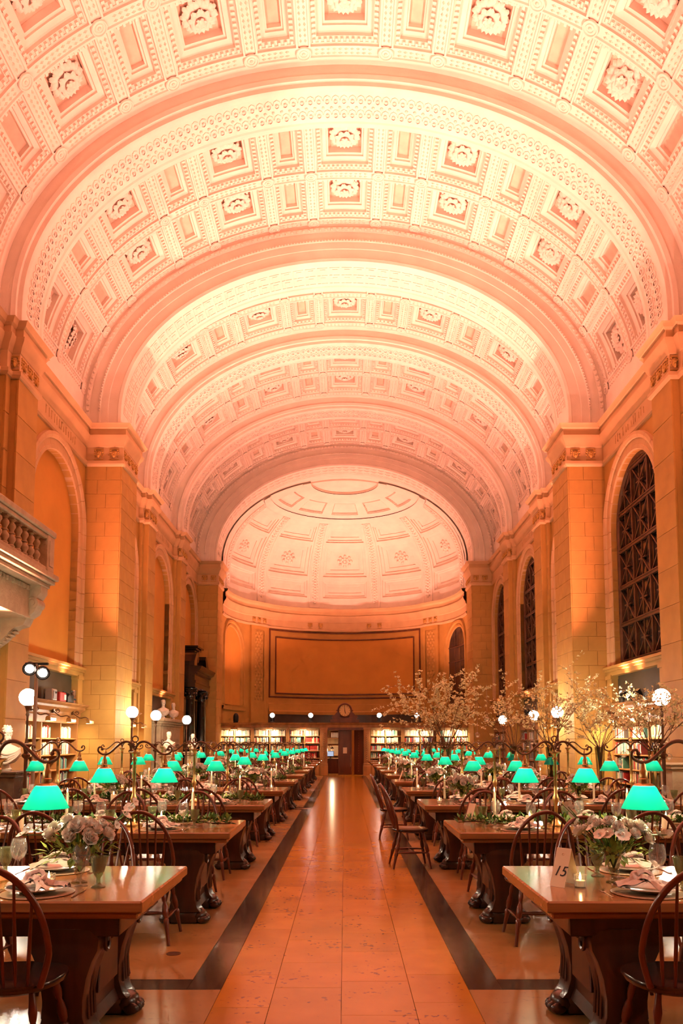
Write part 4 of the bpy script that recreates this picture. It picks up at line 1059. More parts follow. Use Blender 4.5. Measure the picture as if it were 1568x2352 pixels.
# black marble doorcase in the left wall
t = thing('marble_doorcase', 'tall black marble doorcase with columns and broken pediment', 'doorcase', (-6.5, 32.49, 0))
q = MB(); q.bbox(-.1, .12, -1.62, 1.62, 0, 4.0, .01); obj('backing', q.mesh('backing', M['blackmarble']), t)
q = MB(); q.box(.10, .13, -.8, .8, 0, 2.7); obj('opening', q.mesh('opening', M['black']), t)
for s_ in (-1, 1):
    q = MB(); q.bbox(.1, .62, -.30, .30, 0, .95, .02); q.bbox(.1, .66, -.34, .34, 0, .14, .01); q.bbox(.1, .66, -.34, .34, .87, .95, .01); obj('pedestal', q.mesh('pedestal', M['blackmarble']), t, (0, s_ * 1.22, 0))
    q = MB(); q.lathe([(.26, .95), (.26, 1.0), (.22, 1.06), (.205, 1.1), (.20, 1.6), (.175, 3.2), (.19, 3.22), (.18, 3.26), (.21, 3.4), (.25, 3.56), (.27, 3.6)], 20, Matrix.Translation((.34, 0, 0)))
    for k in range(8):
        a = 2 * PI * k / 8; q.ball((.34 + .22 * math.cos(a), .22 * math.sin(a), 3.42), .06, 6, 4, (1, 1, 1.6)); q.ball((.34 + .25 * math.cos(a + .4), .25 * math.sin(a + .4), 3.55), .05, 6, 4)
    q.bbox(.05, .63, -.29, .29, 3.60, 3.68, .01); obj('column', q.mesh('column', M['blackmarble'], 50), t, (0, s_ * 1.22, 0))
pr = [(0, 3.68), (.60, 3.68), (.60, 3.85), (.62, 3.86), (.62, 3.95), (.58, 3.97), (.58, 4.18), (.64, 4.22), (.66, 4.3), (.78, 4.36), (.82, 4.46), (.86, 4.52), (0, 4.55)]
q = MB(); q.loft([[(d if d > .1 else -.1, y * (1 + 0), z) for d, z in pr] for y in (-1.66, 1.66)], True, True, True)
for y in [-1.5 + .15 * k for k in range(21)]: q.box(.6, .66, y - .04, y + .04, 4.2, 4.27)
obj('entablature', q.mesh('entablature', M['blackmarble']), t)
for s_ in (-1, 1):
    q = MB(); poly = [(s_ * 1.6, 4.55), (s_ * 1.6, 4.72), (s_ * 1.25, 5.02), (s_ * .95, 5.15), (s_ * .85, 5.0), (s_ * .95, 4.9), (s_ * 1.1, 4.6), (s_ * .9, 4.55)]
    q.prism(poly, -.05, .55, 'x'); obj('broken_pediment', q.mesh('broken_pediment', M['blackmarble']), t)
q = MB(); q.bbox(-.1, .34, -.5, .5, 4.55, 5.3, .02); q.bbox(-.1, .42, -.6, .6, 5.3, 5.38, .02); q.bbox(-.1, .5, -.66, .66, 5.38, 5.46, .02); q.ball((.34, 0, 4.95), .22, 10, 8, (.4, 1, 1)); obj('attic', q.mesh('attic', M['blackmarble']), t)
# stone balcony, upper left
t = thing('balcony', 'carved stone balcony with bulbous balusters jutting from the left wall', 'balcony', (-6.55, 12.3, 0))
y0, y1 = -2.1, 2.1
q = MB()
for a, b, z0_, z1_ in ((1.18, 0, 4.50, 4.60), (1.13, 0, 4.42, 4.50), (1.06, 0, 4.34, 4.42)): q.bbox(-.1, a, y0 - (a - 1.06), y1 + (a - 1.06), z0_, z1_, .012)
obj('slab', q.mesh('slab', M['limestone']), t)
q = MB(); q.bbox(.86, 1.10, y0, y1, 5.22, 5.30, .015); q.bbox(.83, 1.14, y0 - .04, y1 + .04, 5.30, 5.42, .02); obj('rail', q.mesh('rail', M['limestone']), t)
q = MB(); q.bbox(.86, 1.10, y0, y1, 4.60, 4.70, .01); obj('bottom_rail', q.mesh('bottom_rail', M['limestone']), t)
for s_ in (y0 + .16, y1 - .16):
    q = MB(); q.bbox(.85, 1.12, s_ - .16, s_ + .16, 4.60, 5.30, .015); q.bbox(1.11, 1.135, s_ - .1, s_ + .1, 4.72, 5.2, .01); obj('corner_post', q.mesh('corner_post', M['limestone']), t)
q = MB(); q.bbox(-.07, .07, -.07, .07, 0, .04, .004); q.lathe([(.06, .04), (.065, .07), (.045, .09), (.05, .12), (.075, .17), (.072, .21), (.04, .25), (.035, .265), (.055, .275), (.055, .29), (.035, .30), (.045, .34), (.07, .39), (.065, .43), (.035, .47), (.055, .485), (.06, .50)], 14); q.bbox(-.065, .065, -.065, .065, .50, .53, .004); bal = q.mesh('baluster', M['limestone'], 40)
for k in range(13): obj('baluster', bal, t, (.98, y0 + .52 + k * (y1 - y0 - 1.04) / 12, 4.695))
for s_ in (y0 + .22, y1 - .22):
    top = [(1.04, 4.34), (1.04, 4.22), (1.0, 4.16), (.96, 4.1), (.98, 3.98), (.92, 3.84), (.80, 3.76), (.78, 3.70), (.74, 3.62), (.60, 3.58), (.50, 3.50), (.36, 3.34), (.2, 3.22), (-.05, 3.12)]
    poly = [(-.05, 4.34)] + top
    q = MB(); q.prism([(x, z) for x, z in poly], s_ - .16, s_ + .16, 'y')
    for x, z, r in ((.90, 4.02, .10), (.72, 3.76, .07)):
        q.lathe([(r, -.18), (r, .18)], 14, Matrix.Translation((x, s_, z)) @ Ry); q.lathe([(r * .5, -.2), (r * .5, .2)], 10, Matrix.Translation((x, s_, z)) @ Ry)
    for k in range(7): q.ball((.12 + .07 * k, s_, 3.17 + .055 * k), .06, 6, 4, (1, 2.2, .6))
    obj('console', q.mesh('console', M['limestone'], 35), t)
q = MB(); q.bbox(-.1, .84, y0 + .3, y1 - .3, 3.74, 4.34, .01)
for k in range(26): q.box(.84, .88, y0 + .45 + k * .13 - .03, y0 + .45 + k * .13 + .03, 4.24, 4.31)
obj('frieze_block', q.mesh('frieze_block', M['limestone']), t)

# ---- busts and pedestals
def bust_mesh(seed, beard=False):
    q = MB(); rnd = random.Random(seed); n = 20
    def ring(cx, cy, z, rx, ry, f=None): return [(cx + rx * math.cos(2 * PI * i / n) * (f(2 * PI * i / n) if f else 1), cy + ry * math.sin(2 * PI * i / n) * (f(2 * PI * i / n) if f else 1), z) for i in range(n)]
    q.loft([ring(0, 0, 0, .09, .09), ring(0, 0, .03, .10, .10), ring(0, 0, .05, .07, .07), ring(0, 0, .11, .06, .06)], True, True, False)
    fold = lambda a: 1 + .05 * math.sin(a * 5 + 1) + .03 * math.sin(a * 9)
    q.loft([ring(0, 0, .10, .05, .05), ring(0, -.0, .13, .13, .09, fold), ring(0, 0, .20, .20, .115, fold), ring(0, 0, .29, .225, .12, fold), ring(0, .01, .36, .205, .11, fold), ring(0, .01, .405, .13, .085), ring(0, .01, .43, .075, .07), ring(0, .005, .47, .062, .066), ring(0, 0, .52, .06, .066)], True, True, True)
    for k in range(4): q.tube(spline([(-.2 + .02 * k, -.04, .36 - .05 * k), (-.05, -.13, .27 - .05 * k), (.1, -.13, .30 - .03 * k), (.2, -.03, .36 - .02 * k)], 5), .02, 6)
    # head: face towards -y
    def head(a, k):
        return 1
    prof = [(.03, .485), (.058, .50), (.072, .53), (.080, .57), (.085, .62), (.084, .66), (.074, .70), (.05, .727), (.01, .738)]
    q.loft([ring(0, -.005 + (.012 if z > .56 else -.012), z, r * .88, r * 1.12) for r, z in prof], True, True, True)
    q.add([(-.014, -.088, .575), (.014, -.088, .575), (0, -.118, .578), (0, -.088, .625), (0, -.095, .57)], [(0, 2, 3), (1, 3, 2), (0, 4, 2), (1, 2, 4)])   # nose
    q.box(-.052, .052, -.096, -.07, .626, .640)                                     # brow
    for sx in (-1, 1): q.ball((sx * .030, -.083, .612), .012, 6, 5); q.ball((sx * .076, .0, .60), .02, 6, 5, (.5, .8, 1.4)); q.ball((sx * .04, -.068, .585), .02, 6, 5)
    q.box(-.024, .024, -.094, -.07, .550, .557); q.box(-.02, .02, -.095, -.07, .541, .548); q.ball((0, -.078, .52), .022, 6, 5)
    for k in range(26):
        a = rnd.uniform(0, 2 * PI); z = rnd.uniform(.63, .73); r = .08 * math.sqrt(max(.05, 1 - ((z - .63) / .115) ** 2))
        if math.sin(a) < -.5 and z < .68: continue
        q.ball((r * .9 * math.cos(a), r * 1.15 * math.sin(a) + .01, z), .02, 6, 4)
    if beard:
        for k in range(14): q.ball((rnd.uniform(-.05, .05), -.07 + rnd.uniform(-.02, .01), rnd.uniform(.46, .54)), .022, 6, 4)
    return q.mesh('bust', M['marble'], 55)
BM = [bust_mesh(1), bust_mesh(2, True)]
def pedestal(x, y, h, mt, label, cat='pedestal', w_=.42):
    t = thing('pedestal', label, cat, (x, y, 0), 0)
    q = MB(); q.bbox(-w_ / 2, w_ / 2, -w_ / 2, w_ / 2, .12, h - .1, .01); obj('shaft', q.mesh('shaft', M[mt]), t)
    q = MB(); q.bbox(-w_ / 2 - .05, w_ / 2 + .05, -w_ / 2 - .05, w_ / 2 + .05, 0, .12, .015); obj('plinth', q.mesh('plinth', M[mt]), t)
    q = MB(); q.bbox(-w_ / 2 - .03, w_ / 2 + .03, -w_ / 2 - .03, w_ / 2 + .03, h - .1, h - .04, .01); q.bbox(-w_ / 2 - .05, w_ / 2 + .05, -w_ / 2 - .05, w_ / 2 + .05, h - .04, h, .01); obj('cap', q.mesh('cap', M[mt]), t)
def bust(x, y, z, rz, label, k=0, sc=1.0):
    t = thing('bust', label, 'bust', (x, y, z), rz, 'marble busts'); t.scale = (sc, sc, sc); obj('figure', BM[k], t); return t
M['darkstone'] = mat('veined_dark_marble', (.10, .07, .05), .25, var=.6, vscale=5, coat=.3)
pedestal(-5.55, 12.93, 1.04, 'darkstone', 'dark veined marble pedestal at the left edge under a bust', w_=.5); bust(-5.55, 12.93, 1.04, R_(35), 'large draped marble bust at the left edge of the photo', 1, 1.0)
pedestal(-4.78, 21.4, 1.22, 'limestone', 'stone pedestal before the mantelpiece, nearer of two'); bust(-4.78, 21.4, 1.22, R_(30), 'pale bust in profile between two globe lamps on the left', 0, .78)
pedestal(-4.9, 25.4, 1.20, 'limestone', 'stone pedestal before the black marble doorcase'); bust(-4.9, 25.4, 1.20, R_(20), 'pale bust on pedestal in front of the black doorcase', 1, .78)
bust(-6.25, 27.0, 2.31, R_(25), 'nearer marble bust standing on the mantel shelf', 0, .9); bust(-6.25, 28.6, 2.31, R_(20), 'farther marble bust standing on the mantel shelf', 1, .85)
pedestal(5.62, 13.2, 1.16, 'limestone', 'pale stone pedestal at the right edge beside the globe lamp', w_=.5)
# clutter on the left bookcase top: silver speaker, red box, dark case, silver cylinder
def clutter(me_parts, name, label, cat, loc):
    t = thing(name, label, cat, loc)
    for n_, me in me_parts: obj(n_, me, t)
q = MB(); q.bbox(-.09, .09, -.14, .14, 0, .26, .02); a_ = q.mesh('case', mat('silver_case', (.42, .40, .36), .35, metal=.5)); q = MB(); q.bbox(.088, .10, -.1, .1, .04, .22, .01); b_ = q.mesh('front_grille', M['book_grey'])
clutter([('case', a_), ('front_grille', b_)], 'storage_case', 'grey metal case on the left bookcase top beside a red box', 'case', (-6.38, 17.0, 2.40))
q = MB(); q.bbox(-.09, .09, -.2, .2, 0, .22, .02); a_ = q.mesh('case', M['book_red']); q = MB(); q.bbox(.088, .10, .05, .17, .05, .17, .01); b_ = q.mesh('label_plate', M['book_white'])
clutter([('case', a_), ('label_plate', b_)], 'storage_case', 'red box on the left bookcase top', 'case', (-6.38, 17.5, 2.40))
q = MB(); q.bbox(-.09, .09, -.22, .22, 0, .20, .02); a_ = q.mesh('case', M['black']); q = MB(); q.bbox(-.02, .02, -.06, .06, .2, .23, .008); b_ = q.mesh('handle', M['black'])
clutter([('case', a_), ('handle', b_)], 'storage_case', 'black equipment case between the red box and silver cylinder', 'case', (-6.38, 18.0, 2.40))
q = MB(); q.lathe([(.06, 0), (.065, .02), (.06, .03), (.06, .26), (.07, .27), (.07, .3), (.05, .32)], 16); a_ = q.mesh('body', M['silver'], 40); q = MB(); q.lathe([(.062, .08), (.064, .1), (.062, .12)], 16); b_ = q.mesh('band', M['black'], 40)
clutter([('body', a_), ('band', b_)], 'metal_canister', 'silver cylinder on the left bookcase top near the pier', 'canister', (-6.36, 18.35, 2.40))

# ================================================================== TABLES
NT = 11
TY = [3.72 + 2.79 * i for i in range(NT)]; TD = 1.06; TX0, TX1 = .94, 4.50; TZ = .765
SIDE = {-1: 'left', 1: 'right'}
def tname(i, sg): return '%s %s table' % (ORD[i], SIDE[sg])
TL = TX1 - TX0
q = MB(); q.bbox(-TL / 2, TL / 2, -TD / 2, TD / 2, TZ - .055, TZ, .008); q.bbox(-TL / 2 + .025, TL / 2 - .025, -TD / 2 + .025, TD / 2 - .025, TZ - .085, TZ - .055, .008); top_me = q.mesh('table_top', M['table'])
q = MB(); q.bbox(-TL / 2 + .14, TL / 2 - .14, -TD / 2 + .13, -TD / 2 + .17, TZ - .19, TZ - .085, .005); q.bbox(-TL / 2 + .14, TL / 2 - .14, TD / 2 - .17, TD / 2 - .13, TZ - .19, TZ - .085, .005)
q.bbox(-TL / 2 + .14, -TL / 2 + .18, -TD / 2 + .13, TD / 2 - .13, TZ - .19, TZ - .085, .005); q.bbox(TL / 2 - .18, TL / 2 - .14, -TD / 2 + .13, TD / 2 - .13, TZ - .19, TZ - .085, .005); apron_me = q.mesh('apron', M['leg'])
# trestle end: panel between two scrolled consoles with lion paws (local x across the table thickness)
q = MB()
prof = [(.085, .60), (.095, .50), (.085, .38), (.07, .26), (.075, .16), (.10, .10)]
q.loft([[(x, y, z) for x, y in ((-w_, -.27), (w_, -.27), (w_, .27), (-w_, .27))] for w_, z in prof[::-1]], True, True, True)
q.bbox(.05, .102, -.16, .16, .24, .52, .006); q.bbox(-.102, -.05, -.16, .16, .24, .52, .006); panel_me = q.mesh('trestle_panel', M['leg'])
q = MB(); half = [(.10, .61), (.145, .60), (.165, .56), (.16, .51), (.135, .46), (.11, .38), (.095, .28), (.095, .20), (.115, .13), (.14, .10)]
loops = []
for w_, z in half:
    d_ = .085 + .02 * math.sin((z - .1) * 5)
    loops.append([(-w_, -d_, z), (-w_ * .5, -d_ - .012, z), (w_ * .5, -d_ - .012, z), (w_, -d_, z), (w_ + .012, -d_ * .5, z), (w_ - .006, 0, z), (w_ + .012, d_ * .5, z), (w_, d_, z), (w_ * .5, d_ + .012, z), (-w_ * .5, d_ + .012, z), (-w_, d_, z), (-w_ - .012, d_ * .5, z), (-w_ + .006, 0, z), (-w_ - .012, -d_ * .5, z)])
q.loft(loops, True, True, True)
for s_ in (-1, 1):        # volutes on the faces that look outwards
    for yy in (0,):
        sp = [(s_ * .178, (.062 - .0032 * k) * math.cos(.55 * k), .535 + (.062 - .0032 * k) * 1.15 * math.sin(.55 * k)) for k in range(18)]
        q.tube(sp, .011, 6)
    for yy in (-.045, 0, .045): q.tube([(s_ * .11, yy, .43), (s_ * .10, yy, .30), (s_ * .108, yy, .18)], .012, 6)
console_me = q.mesh('console', M['leg'], 40)
q = MB()
for s_ in (-1, 1):
    q.ball((s_ * .12, 0, .06), .07, 10, 8, (1.0, 1.15, .85))
    for k in range(4): q.ball((s_ * (.155 + .012 * math.cos(k - 1.5)), -.06 + .04 * k, .035), .032, 8, 6, (1.5, .75, 1.0))
q.bbox(-.12, .12, -.075, .075, .0, .11, .02); paw_me = q.mesh('paw_foot', M['leg'], 50)
TABLES = {}
for i in range(NT):
    for sg in (-1, 1):
        t = thing('library_table', 'long polished oak table on scrolled trestles, %s from camera in the %s row' % (ORD[i], SIDE[sg]), 'table', (sg * (TX0 + TX1) / 2, TY[i] + TD / 2, 0), 0, 'long oak reading tables')
        TABLES[(i, sg)] = t
        obj('table_top', top_me, t); obj('apron', apron_me, t)
        for s_ in ((-1, 1) if i < 6 else (-sg,)):
            p = obj('trestle', panel_me, t, (s_ * (TL / 2 - .40), 0, 0))
            for yy in (-.30, .30):
                obj('console', console_me, p, (0, yy, 0)); obj('paw_foot', paw_me, p, (0, yy, 0))
            q_ = None
# ================================================================== DESK LAMPS
q = MB(); q.lathe([(.085, 0), (.085, .012), (.06, .02), (.05, .035), (.03, .05), (.022, .07)], 16); lb = q.mesh('base', M['brass'], 40)
q = MB(); q.lathe([(.016, .05), (.016, .20), (.028, .22), (.03, .245), (.02, .27), (.015, .29), (.014, .56), (.02, .57), (.024, .59), (.016, .60), (.028, .63), (.05, .645), (.05, .652), (.015, .655), (.012, .67)], 14); lp = q.mesh('post', M['brass'], 40)
A = [(0, 0, .655), (.008, 0, .69), (.035, 0, .728), (.075, 0, .742), (.12, 0, .730), (.17, 0, .69), (.22, 0, .645), (.265, 0, .628), (.305, 0, .638), (.328, 0, .662), (.322, 0, .69), (.30, 0, .694), (.292, 0, .675)]
arms = []
for s_ in (-1, 1):
    q = MB(); pts = spline([(s_ * x, y, z) for x, y, z in A], 5); n = len(pts); q.tube(pts, [.012 - .005 * k / n for k in range(n)], 8); q.ball((s_ * .292, 0, .675), .013, 8, 6); arms.append(q.mesh('arm', M['iron'], 60))
q = MB(); q.torus((0, 0, .765), .026, .006, 18, 6, Matrix.Rotation(PI / 2, 4, 'X')); q.torus((0, 0, .72), .018, .005, 14, 6, Matrix.Rotation(PI / 2, 4, 'X')); ring = q.mesh('finial_ring', M['iron'], 60)
q = MB(); q.lathe([(.008, .625), (.012, .615), (.014, .59), (.022, .58), (.022, .545), (.027, .54), (.027, .52), (.05, .512), (.056, .505)], 14); sock = q.mesh('socket', M['brass'], 40)
q = MB(); prf = [(.052, .506), (.058, .50), (.062, .497), (.115, .395), (.121, .383), (.118, .3825), (.111, .395), (.058, .492), (.05, .498)]; q.lathe(prf, 28); 
q.f = [f for f in q.f if len(f) == 4]; q.mi = q.mi[:len(q.f)]; shd = q.mesh('shade', M['shade'], 40)
q = MB(); q.ball((0, 0, .464), .022, 7, 4, (1, 1, 1.25)); blb = q.mesh('bulb', M['bulb'], 80)
lamp0 = None
bl_ = bpy.data.lights.new('bulb_light', 'POINT'); bl_.energy = BULB_W; bl_.color = (1.0, .72, .42); bl_.shadow_soft_size = .018
for i in range(NT):
    for sg in (-1, 1):
        for k, x in enumerate((1.87, 3.57)):
            lab = 'green-shaded twin brass desk lamp on the %s, %s' % (tname(i, sg), ['aisle end', 'wall end'][k])
            loc = (sg * x, TY[i] + TD / 2 + random.uniform(-.02, .02), TZ)
            if lamp0 is None:
                lamp0 = thing('desk_lamp', lab, 'lamp', loc, 0, 'green-shaded desk lamps')
                obj('base', lb, lamp0); obj('post', lp, lamp0); obj('finial_ring', ring, lamp0)
                for j, s_ in enumerate((-1, 1)):
                    a = obj('arm', arms[j], lamp0); obj('socket', sock, a, (s_ * .268, 0, 0)); obj('shade', shd, a, (s_ * .268, 0, 0), label='translucent green glass shade'); obj('bulb', blb, a, (s_ * .268, 0, 0)); obj('bulb_light', bl_, a, (s_ * .268, 0, .425))
                kids(lamp0)
            else: dup(lamp0, loc, 0, lab)
# ================================================================== WINDSOR CHAIRS (facing +y, back at -y)
def chair_meshes():
    d = {}
    q = MB(); out = []
    for k in range(28):
        a = 2 * PI * k / 28; ca, sa = math.cos(a), math.sin(a)
        rx = .235 * (abs(ca) ** .75) * (1 if ca > 0 else -1); ry = (.215 if sa > 0 else .225) * (abs(sa) ** .72) * (1 if sa > 0 else -1)
        out.append((rx * (1 - .10 * (sa < 0) * abs(sa)), ry))
    def rg(s_, z, dz=0): return [(x * s_, y * s_, z - dz * math.exp(-((x * s_) ** 2 * 18 + (y * s_ + .03) ** 2 * 22))) for x, y in out]
    q.loft([rg(.86, .418), rg(.98, .432), rg(1, .448), rg(.975, .460), rg(.8, .462, .010), rg(.5, .462, .016), rg(.2, .462, .018)], True, True, True); d['seat'] = q.mesh('seat', M['seat'], 45)
    # hoop
    pts = []
    for k in range(29):
        t = k / 28; a = PI * t; x = -.232 * math.cos(a); z = .60 + .39 * math.sin(a) ** .92 if 0 < t < 1 else .60
        x *= 1.0
        pts.append((x, z))
    hoop = [(-.19, .455), (-.215, .53)] + pts + [(.215, .53), (.19, .455)]
    def hp(x, z): return Vector((x, -.155 - .055 * (1 - (x / .24) ** 2 if abs(x) < .24 else 0) - .155 * (z - .45) / .53, z))
    q = MB(); q.tube(spline([hp(x, z) for x, z in hoop], 2), .0145, 8); d['hoop'] = q.mesh('bow_back', M['chair'], 60)
    sps = []
    for k in range(7):
        u = -1 + 2 * k / 6; xb = u * .135; xt = u * .185
        zt = .60 + .39 * math.sin(math.acos(max(-1, min(1, -xt / .232)))) ** .92
        q = MB(); a = Vector((xb, -.175 - .03 * (1 - u * u), .455)); b = hp(xt, zt)
        q.tube([a, a.lerp(b, .3), a.lerp(b, .5), b], [.0065, .0095, .0085, .006], 6); sps.append(q.mesh('spindle', M['chair'], 60))
    d['spindles'] = sps
    legs = []
    for sx in (-1, 1):
        for sy in (-1, 1):
            a = Vector((sx * .14, sy * .135, .43)); b = Vector((sx * .215, sy * .215 - (.02 if sy < 0 else 0), 0))
            dirv = (b - a); L_ = dirv.length; Mx = Matrix.Translation(a) @ dirv.to_track_quat('Z', 'Y').to_matrix().to_4x4()
            q = MB(); q.lathe([(.012, 0), (.015, .05), (.02, .09), (.016, .12), (.012, .135), (.02, .16), (.024, .20), (.02, .235), (.013, .25), (.021, .262), (.022, .28), (.016, L_ * .72), (.013, L_ * .9), (.012, L_)], 10, Mx); legs.append(q.mesh('leg', M['chair'], 50))
    d['legs'] = legs
    st = []
    for sx in (-1, 1):
        q = MB(); q.tube([(sx * .183, -.185, .185), (sx * .183, -.1, .187), (sx * .183, 0, .188), (sx * .183, .1, .187), (sx * .183, .183, .185)], [.008, .011, .016, .011, .008], 8); st.append(q.mesh('side_stretcher', M['chair'], 60))
    q = MB(); q.tube([(-.18, 0, .188), (-.1, 0, .188), (0, 0, .188), (.1, 0, .188), (.18, 0, .188)], [.008, .011, .016, .011, .008], 8); st.append(q.mesh('cross_stretcher', M['chair'], 60))
    d['st'] = st
    return d
CM = chair_meshes()
chair0 = thing('windsor_chair', 'x', 'chair', (0, 0, 0), 0, 'bow-back wooden chairs')
obj('seat', CM['seat'], chair0); obj('bow_back', CM['hoop'], chair0)
for s_ in CM['spindles']: obj('spindle', s_, chair0)
for l_ in CM['legs']: obj('leg', l_, chair0)
for s_ in CM['st']: obj('stretcher', s_, chair0)
kids(chair0)
chair1 = thing('windsor_chair', 'x', 'chair', (0, 0, 0), 0, 'bow-back wooden chairs')     # far chairs: parts joined per function
obj('seat', CM['seat'], chair1); obj('bow_back', CM['hoop'], chair1)
def join(mes, name, mt, sm):
    q = MB()
    for me in mes: q.add([tuple(v.co) for v in me.vertices], [tuple(p.vertices) for p in me.polygons])
    return q.mesh(name, mt, sm)
obj('spindle_set', join(CM['spindles'], 'spindle_set', M['chair'], 60), chair1); obj('leg_set', join(CM['legs'] + CM['st'], 'leg_set', M['chair'], 50), chair1)
kids(chair1)
PLACES = []
rc = random.Random(21)
for i in range(NT):
    for sg in (-1, 1):
        for side in (0, 1):            # 0 = camera side, 1 = far side
            for k, x in enumerate((1.50, 2.25, 3.02, 3.80)):
                xx = x + rc.uniform(-.04, .04)
                if i == 0 and side == 0: xx = x + .0
                if i == 0 and side == 1: xx = x + .12
                y = TY[i] - .32 + rc.uniform(-.05, .03) if side == 0 else TY[i] + TD + .26 + rc.uniform(-.03, .05)
                if i == 0 and side == 0: y = TY[i] - .07
                lab = 'bow-back chair, %s side of %s, %s from aisle' % (['near', 'far'][side], tname(i, sg), ORD[k])
                if not (i == 0 and side == 0 and k > 1) and not (i >= 7 and k == 3): dup(chair0 if i < 5 else chair1, (sg * xx, y, 0), (0 if side == 0 else PI) + rc.uniform(-.06, .06), lab)
                PLACES.append((i, sg, side, k, sg * xx))
dup(chair0, (.80, 9.72, 0), -PI / 2 + .06, 'bow-back chair pulled into the aisle at end of third right table')
dup(chair0, (.78, 12.55, 0), -PI / 2 - .05, 'bow-back chair pulled into the aisle at end of fourth right table')
for o in [chair0, chair1]:
    for c in KIDS[o.name]: bpy.data.objects.remove(c, do_unlink=True)
    bpy.data.objects.remove(o, do_unlink=True)

# ================================================================== TABLE SETTINGS
q = MB(); q.lathe([(.0, .004), (.06, .004), (.085, .006), (.095, .014), (.135, .022), (.150, .026), (.150, .0285), (.135, .026), (.1, .018), (.085, .011), (0, .009)], 28); plate_me = q.mesh('plate', M['china'], 40)
q = MB(); q.lathe([(0, .0), (.165, .0), (.175, .004), (.165, .007), (0, .006)], 28); charger_me = q.mesh('charger', mat('charger_plate', (.55, .44, .30), .3, metal=.4), 40)
q = MB(); q.lathe([(.034, 0), (.035, .002), (.012, .006), (.005, .012), (.0042, .05), (.0045, .085), (.010, .094), (.028, .108), (.040, .13), (.044, .155), (.041, .185), (.034, .212), (.033, .212), (.040, .185), (.0428, .155), (.039, .131), (.027, .110), (.0, .098)], 16); wine_me = q.mesh('wine_glass', M['clear'], 60)
q = MB(); q.lathe([(.036, 0), (.036, .004), (.02, .010), (.011, .02), (.010, .045), (.014, .052), (.02, .06), (.03, .08), (.038, .12), (.044, .155), (.0425, .155), (.036, .12), (.028, .082), (.0, .064)], 14); gob_me = q.mesh('goblet', M['goblet'], 50)
q = MB(); q.lathe([(.0, .12), (.0355, .12), (.028, .085), (.0, .07)], 14); water_me = q.mesh('water', M['clear'], 60)
# folded, knotted napkin
def napkin_mesh(seed):
    r = random.Random(seed); q = MB()
    def sheet(path, wid, wav):
        pts = spline(path, 5); g = []
        for k, p in enumerate(pts):
            t = (pts[min(k + 1, len(pts) - 1)] - pts[max(k - 1, 0)]).normalized(); side = t.cross(Vector((0, 0, 1)))
            if side.length < .1: side = Vector((1, 0, 0))
            side.normalize(); w_ = wid * (.45 + .55 * abs(math.sin(PI * (k / len(pts)) + .9)))
            g.append([tuple(p + side * w_ * u + Vector((0, 0, 1)) * (wav * math.cos(u * 5 + k * .6) + .012 * (1 - u * u))) for u in (-1, -.6, -.2, .2, .6, 1)])
        q.loft(g, closed=False)
        q.loft([[(x, y, z - .006) for x, y, z in l] for l in g], closed=False)
    sheet([(-.13, -.05, .012), (-.08, -.02, .022), (-.02, .0, .04), (.03, .02, .035), (.09, .045, .018), (.14, .06, .01)], .05, .008)
    sheet([(-.10, .07, .01), (-.05, .035, .03), (0, 0, .05), (.05, -.03, .03), (.11, -.08, .01)], .04, .008)
    sheet([(-.03, -.03, .03), (-.045, .0, .065), (0, .03, .075), (.04, .01, .055), (.02, -.03, .035)], .022, .004)
    return q.mesh('napkin', M['linen'], 70)
NAPK = [napkin_mesh(k) for k in (1, 2)]
def fork_mesh():
    q = MB(); q.bbox(-.004, .004, -.09, .03, 0, .004, .001); q.bbox(-.011, .011, .03, .055, 0, .005, .001)
    for x in (-.009, -.003, .003, .009): q.box(x - .0015, x + .0015, .055, .09, .001, .005)
    return q.mesh('fork', M['silver'])
def knife_mesh():
    q = MB(); q.bbox(-.005, .005, -.10, 0, 0, .006, .001); q.prism([(-.006, 0), (.005, 0), (.007, .06), (.002, .105), (-.006, .11)], .001, .003); return q.mesh('knife', M['silver'])
FORK, KNIFE = fork_mesh(), knife_mesh()
GR = {'plate': 'dinner plates', 'wine': 'stemmed wine glasses', 'goblet': 'green pressed glass goblets', 'napkin': 'knotted linen napkins', 'fork': 'forks', 'knife': 'knives'}
rp = random.Random(9)
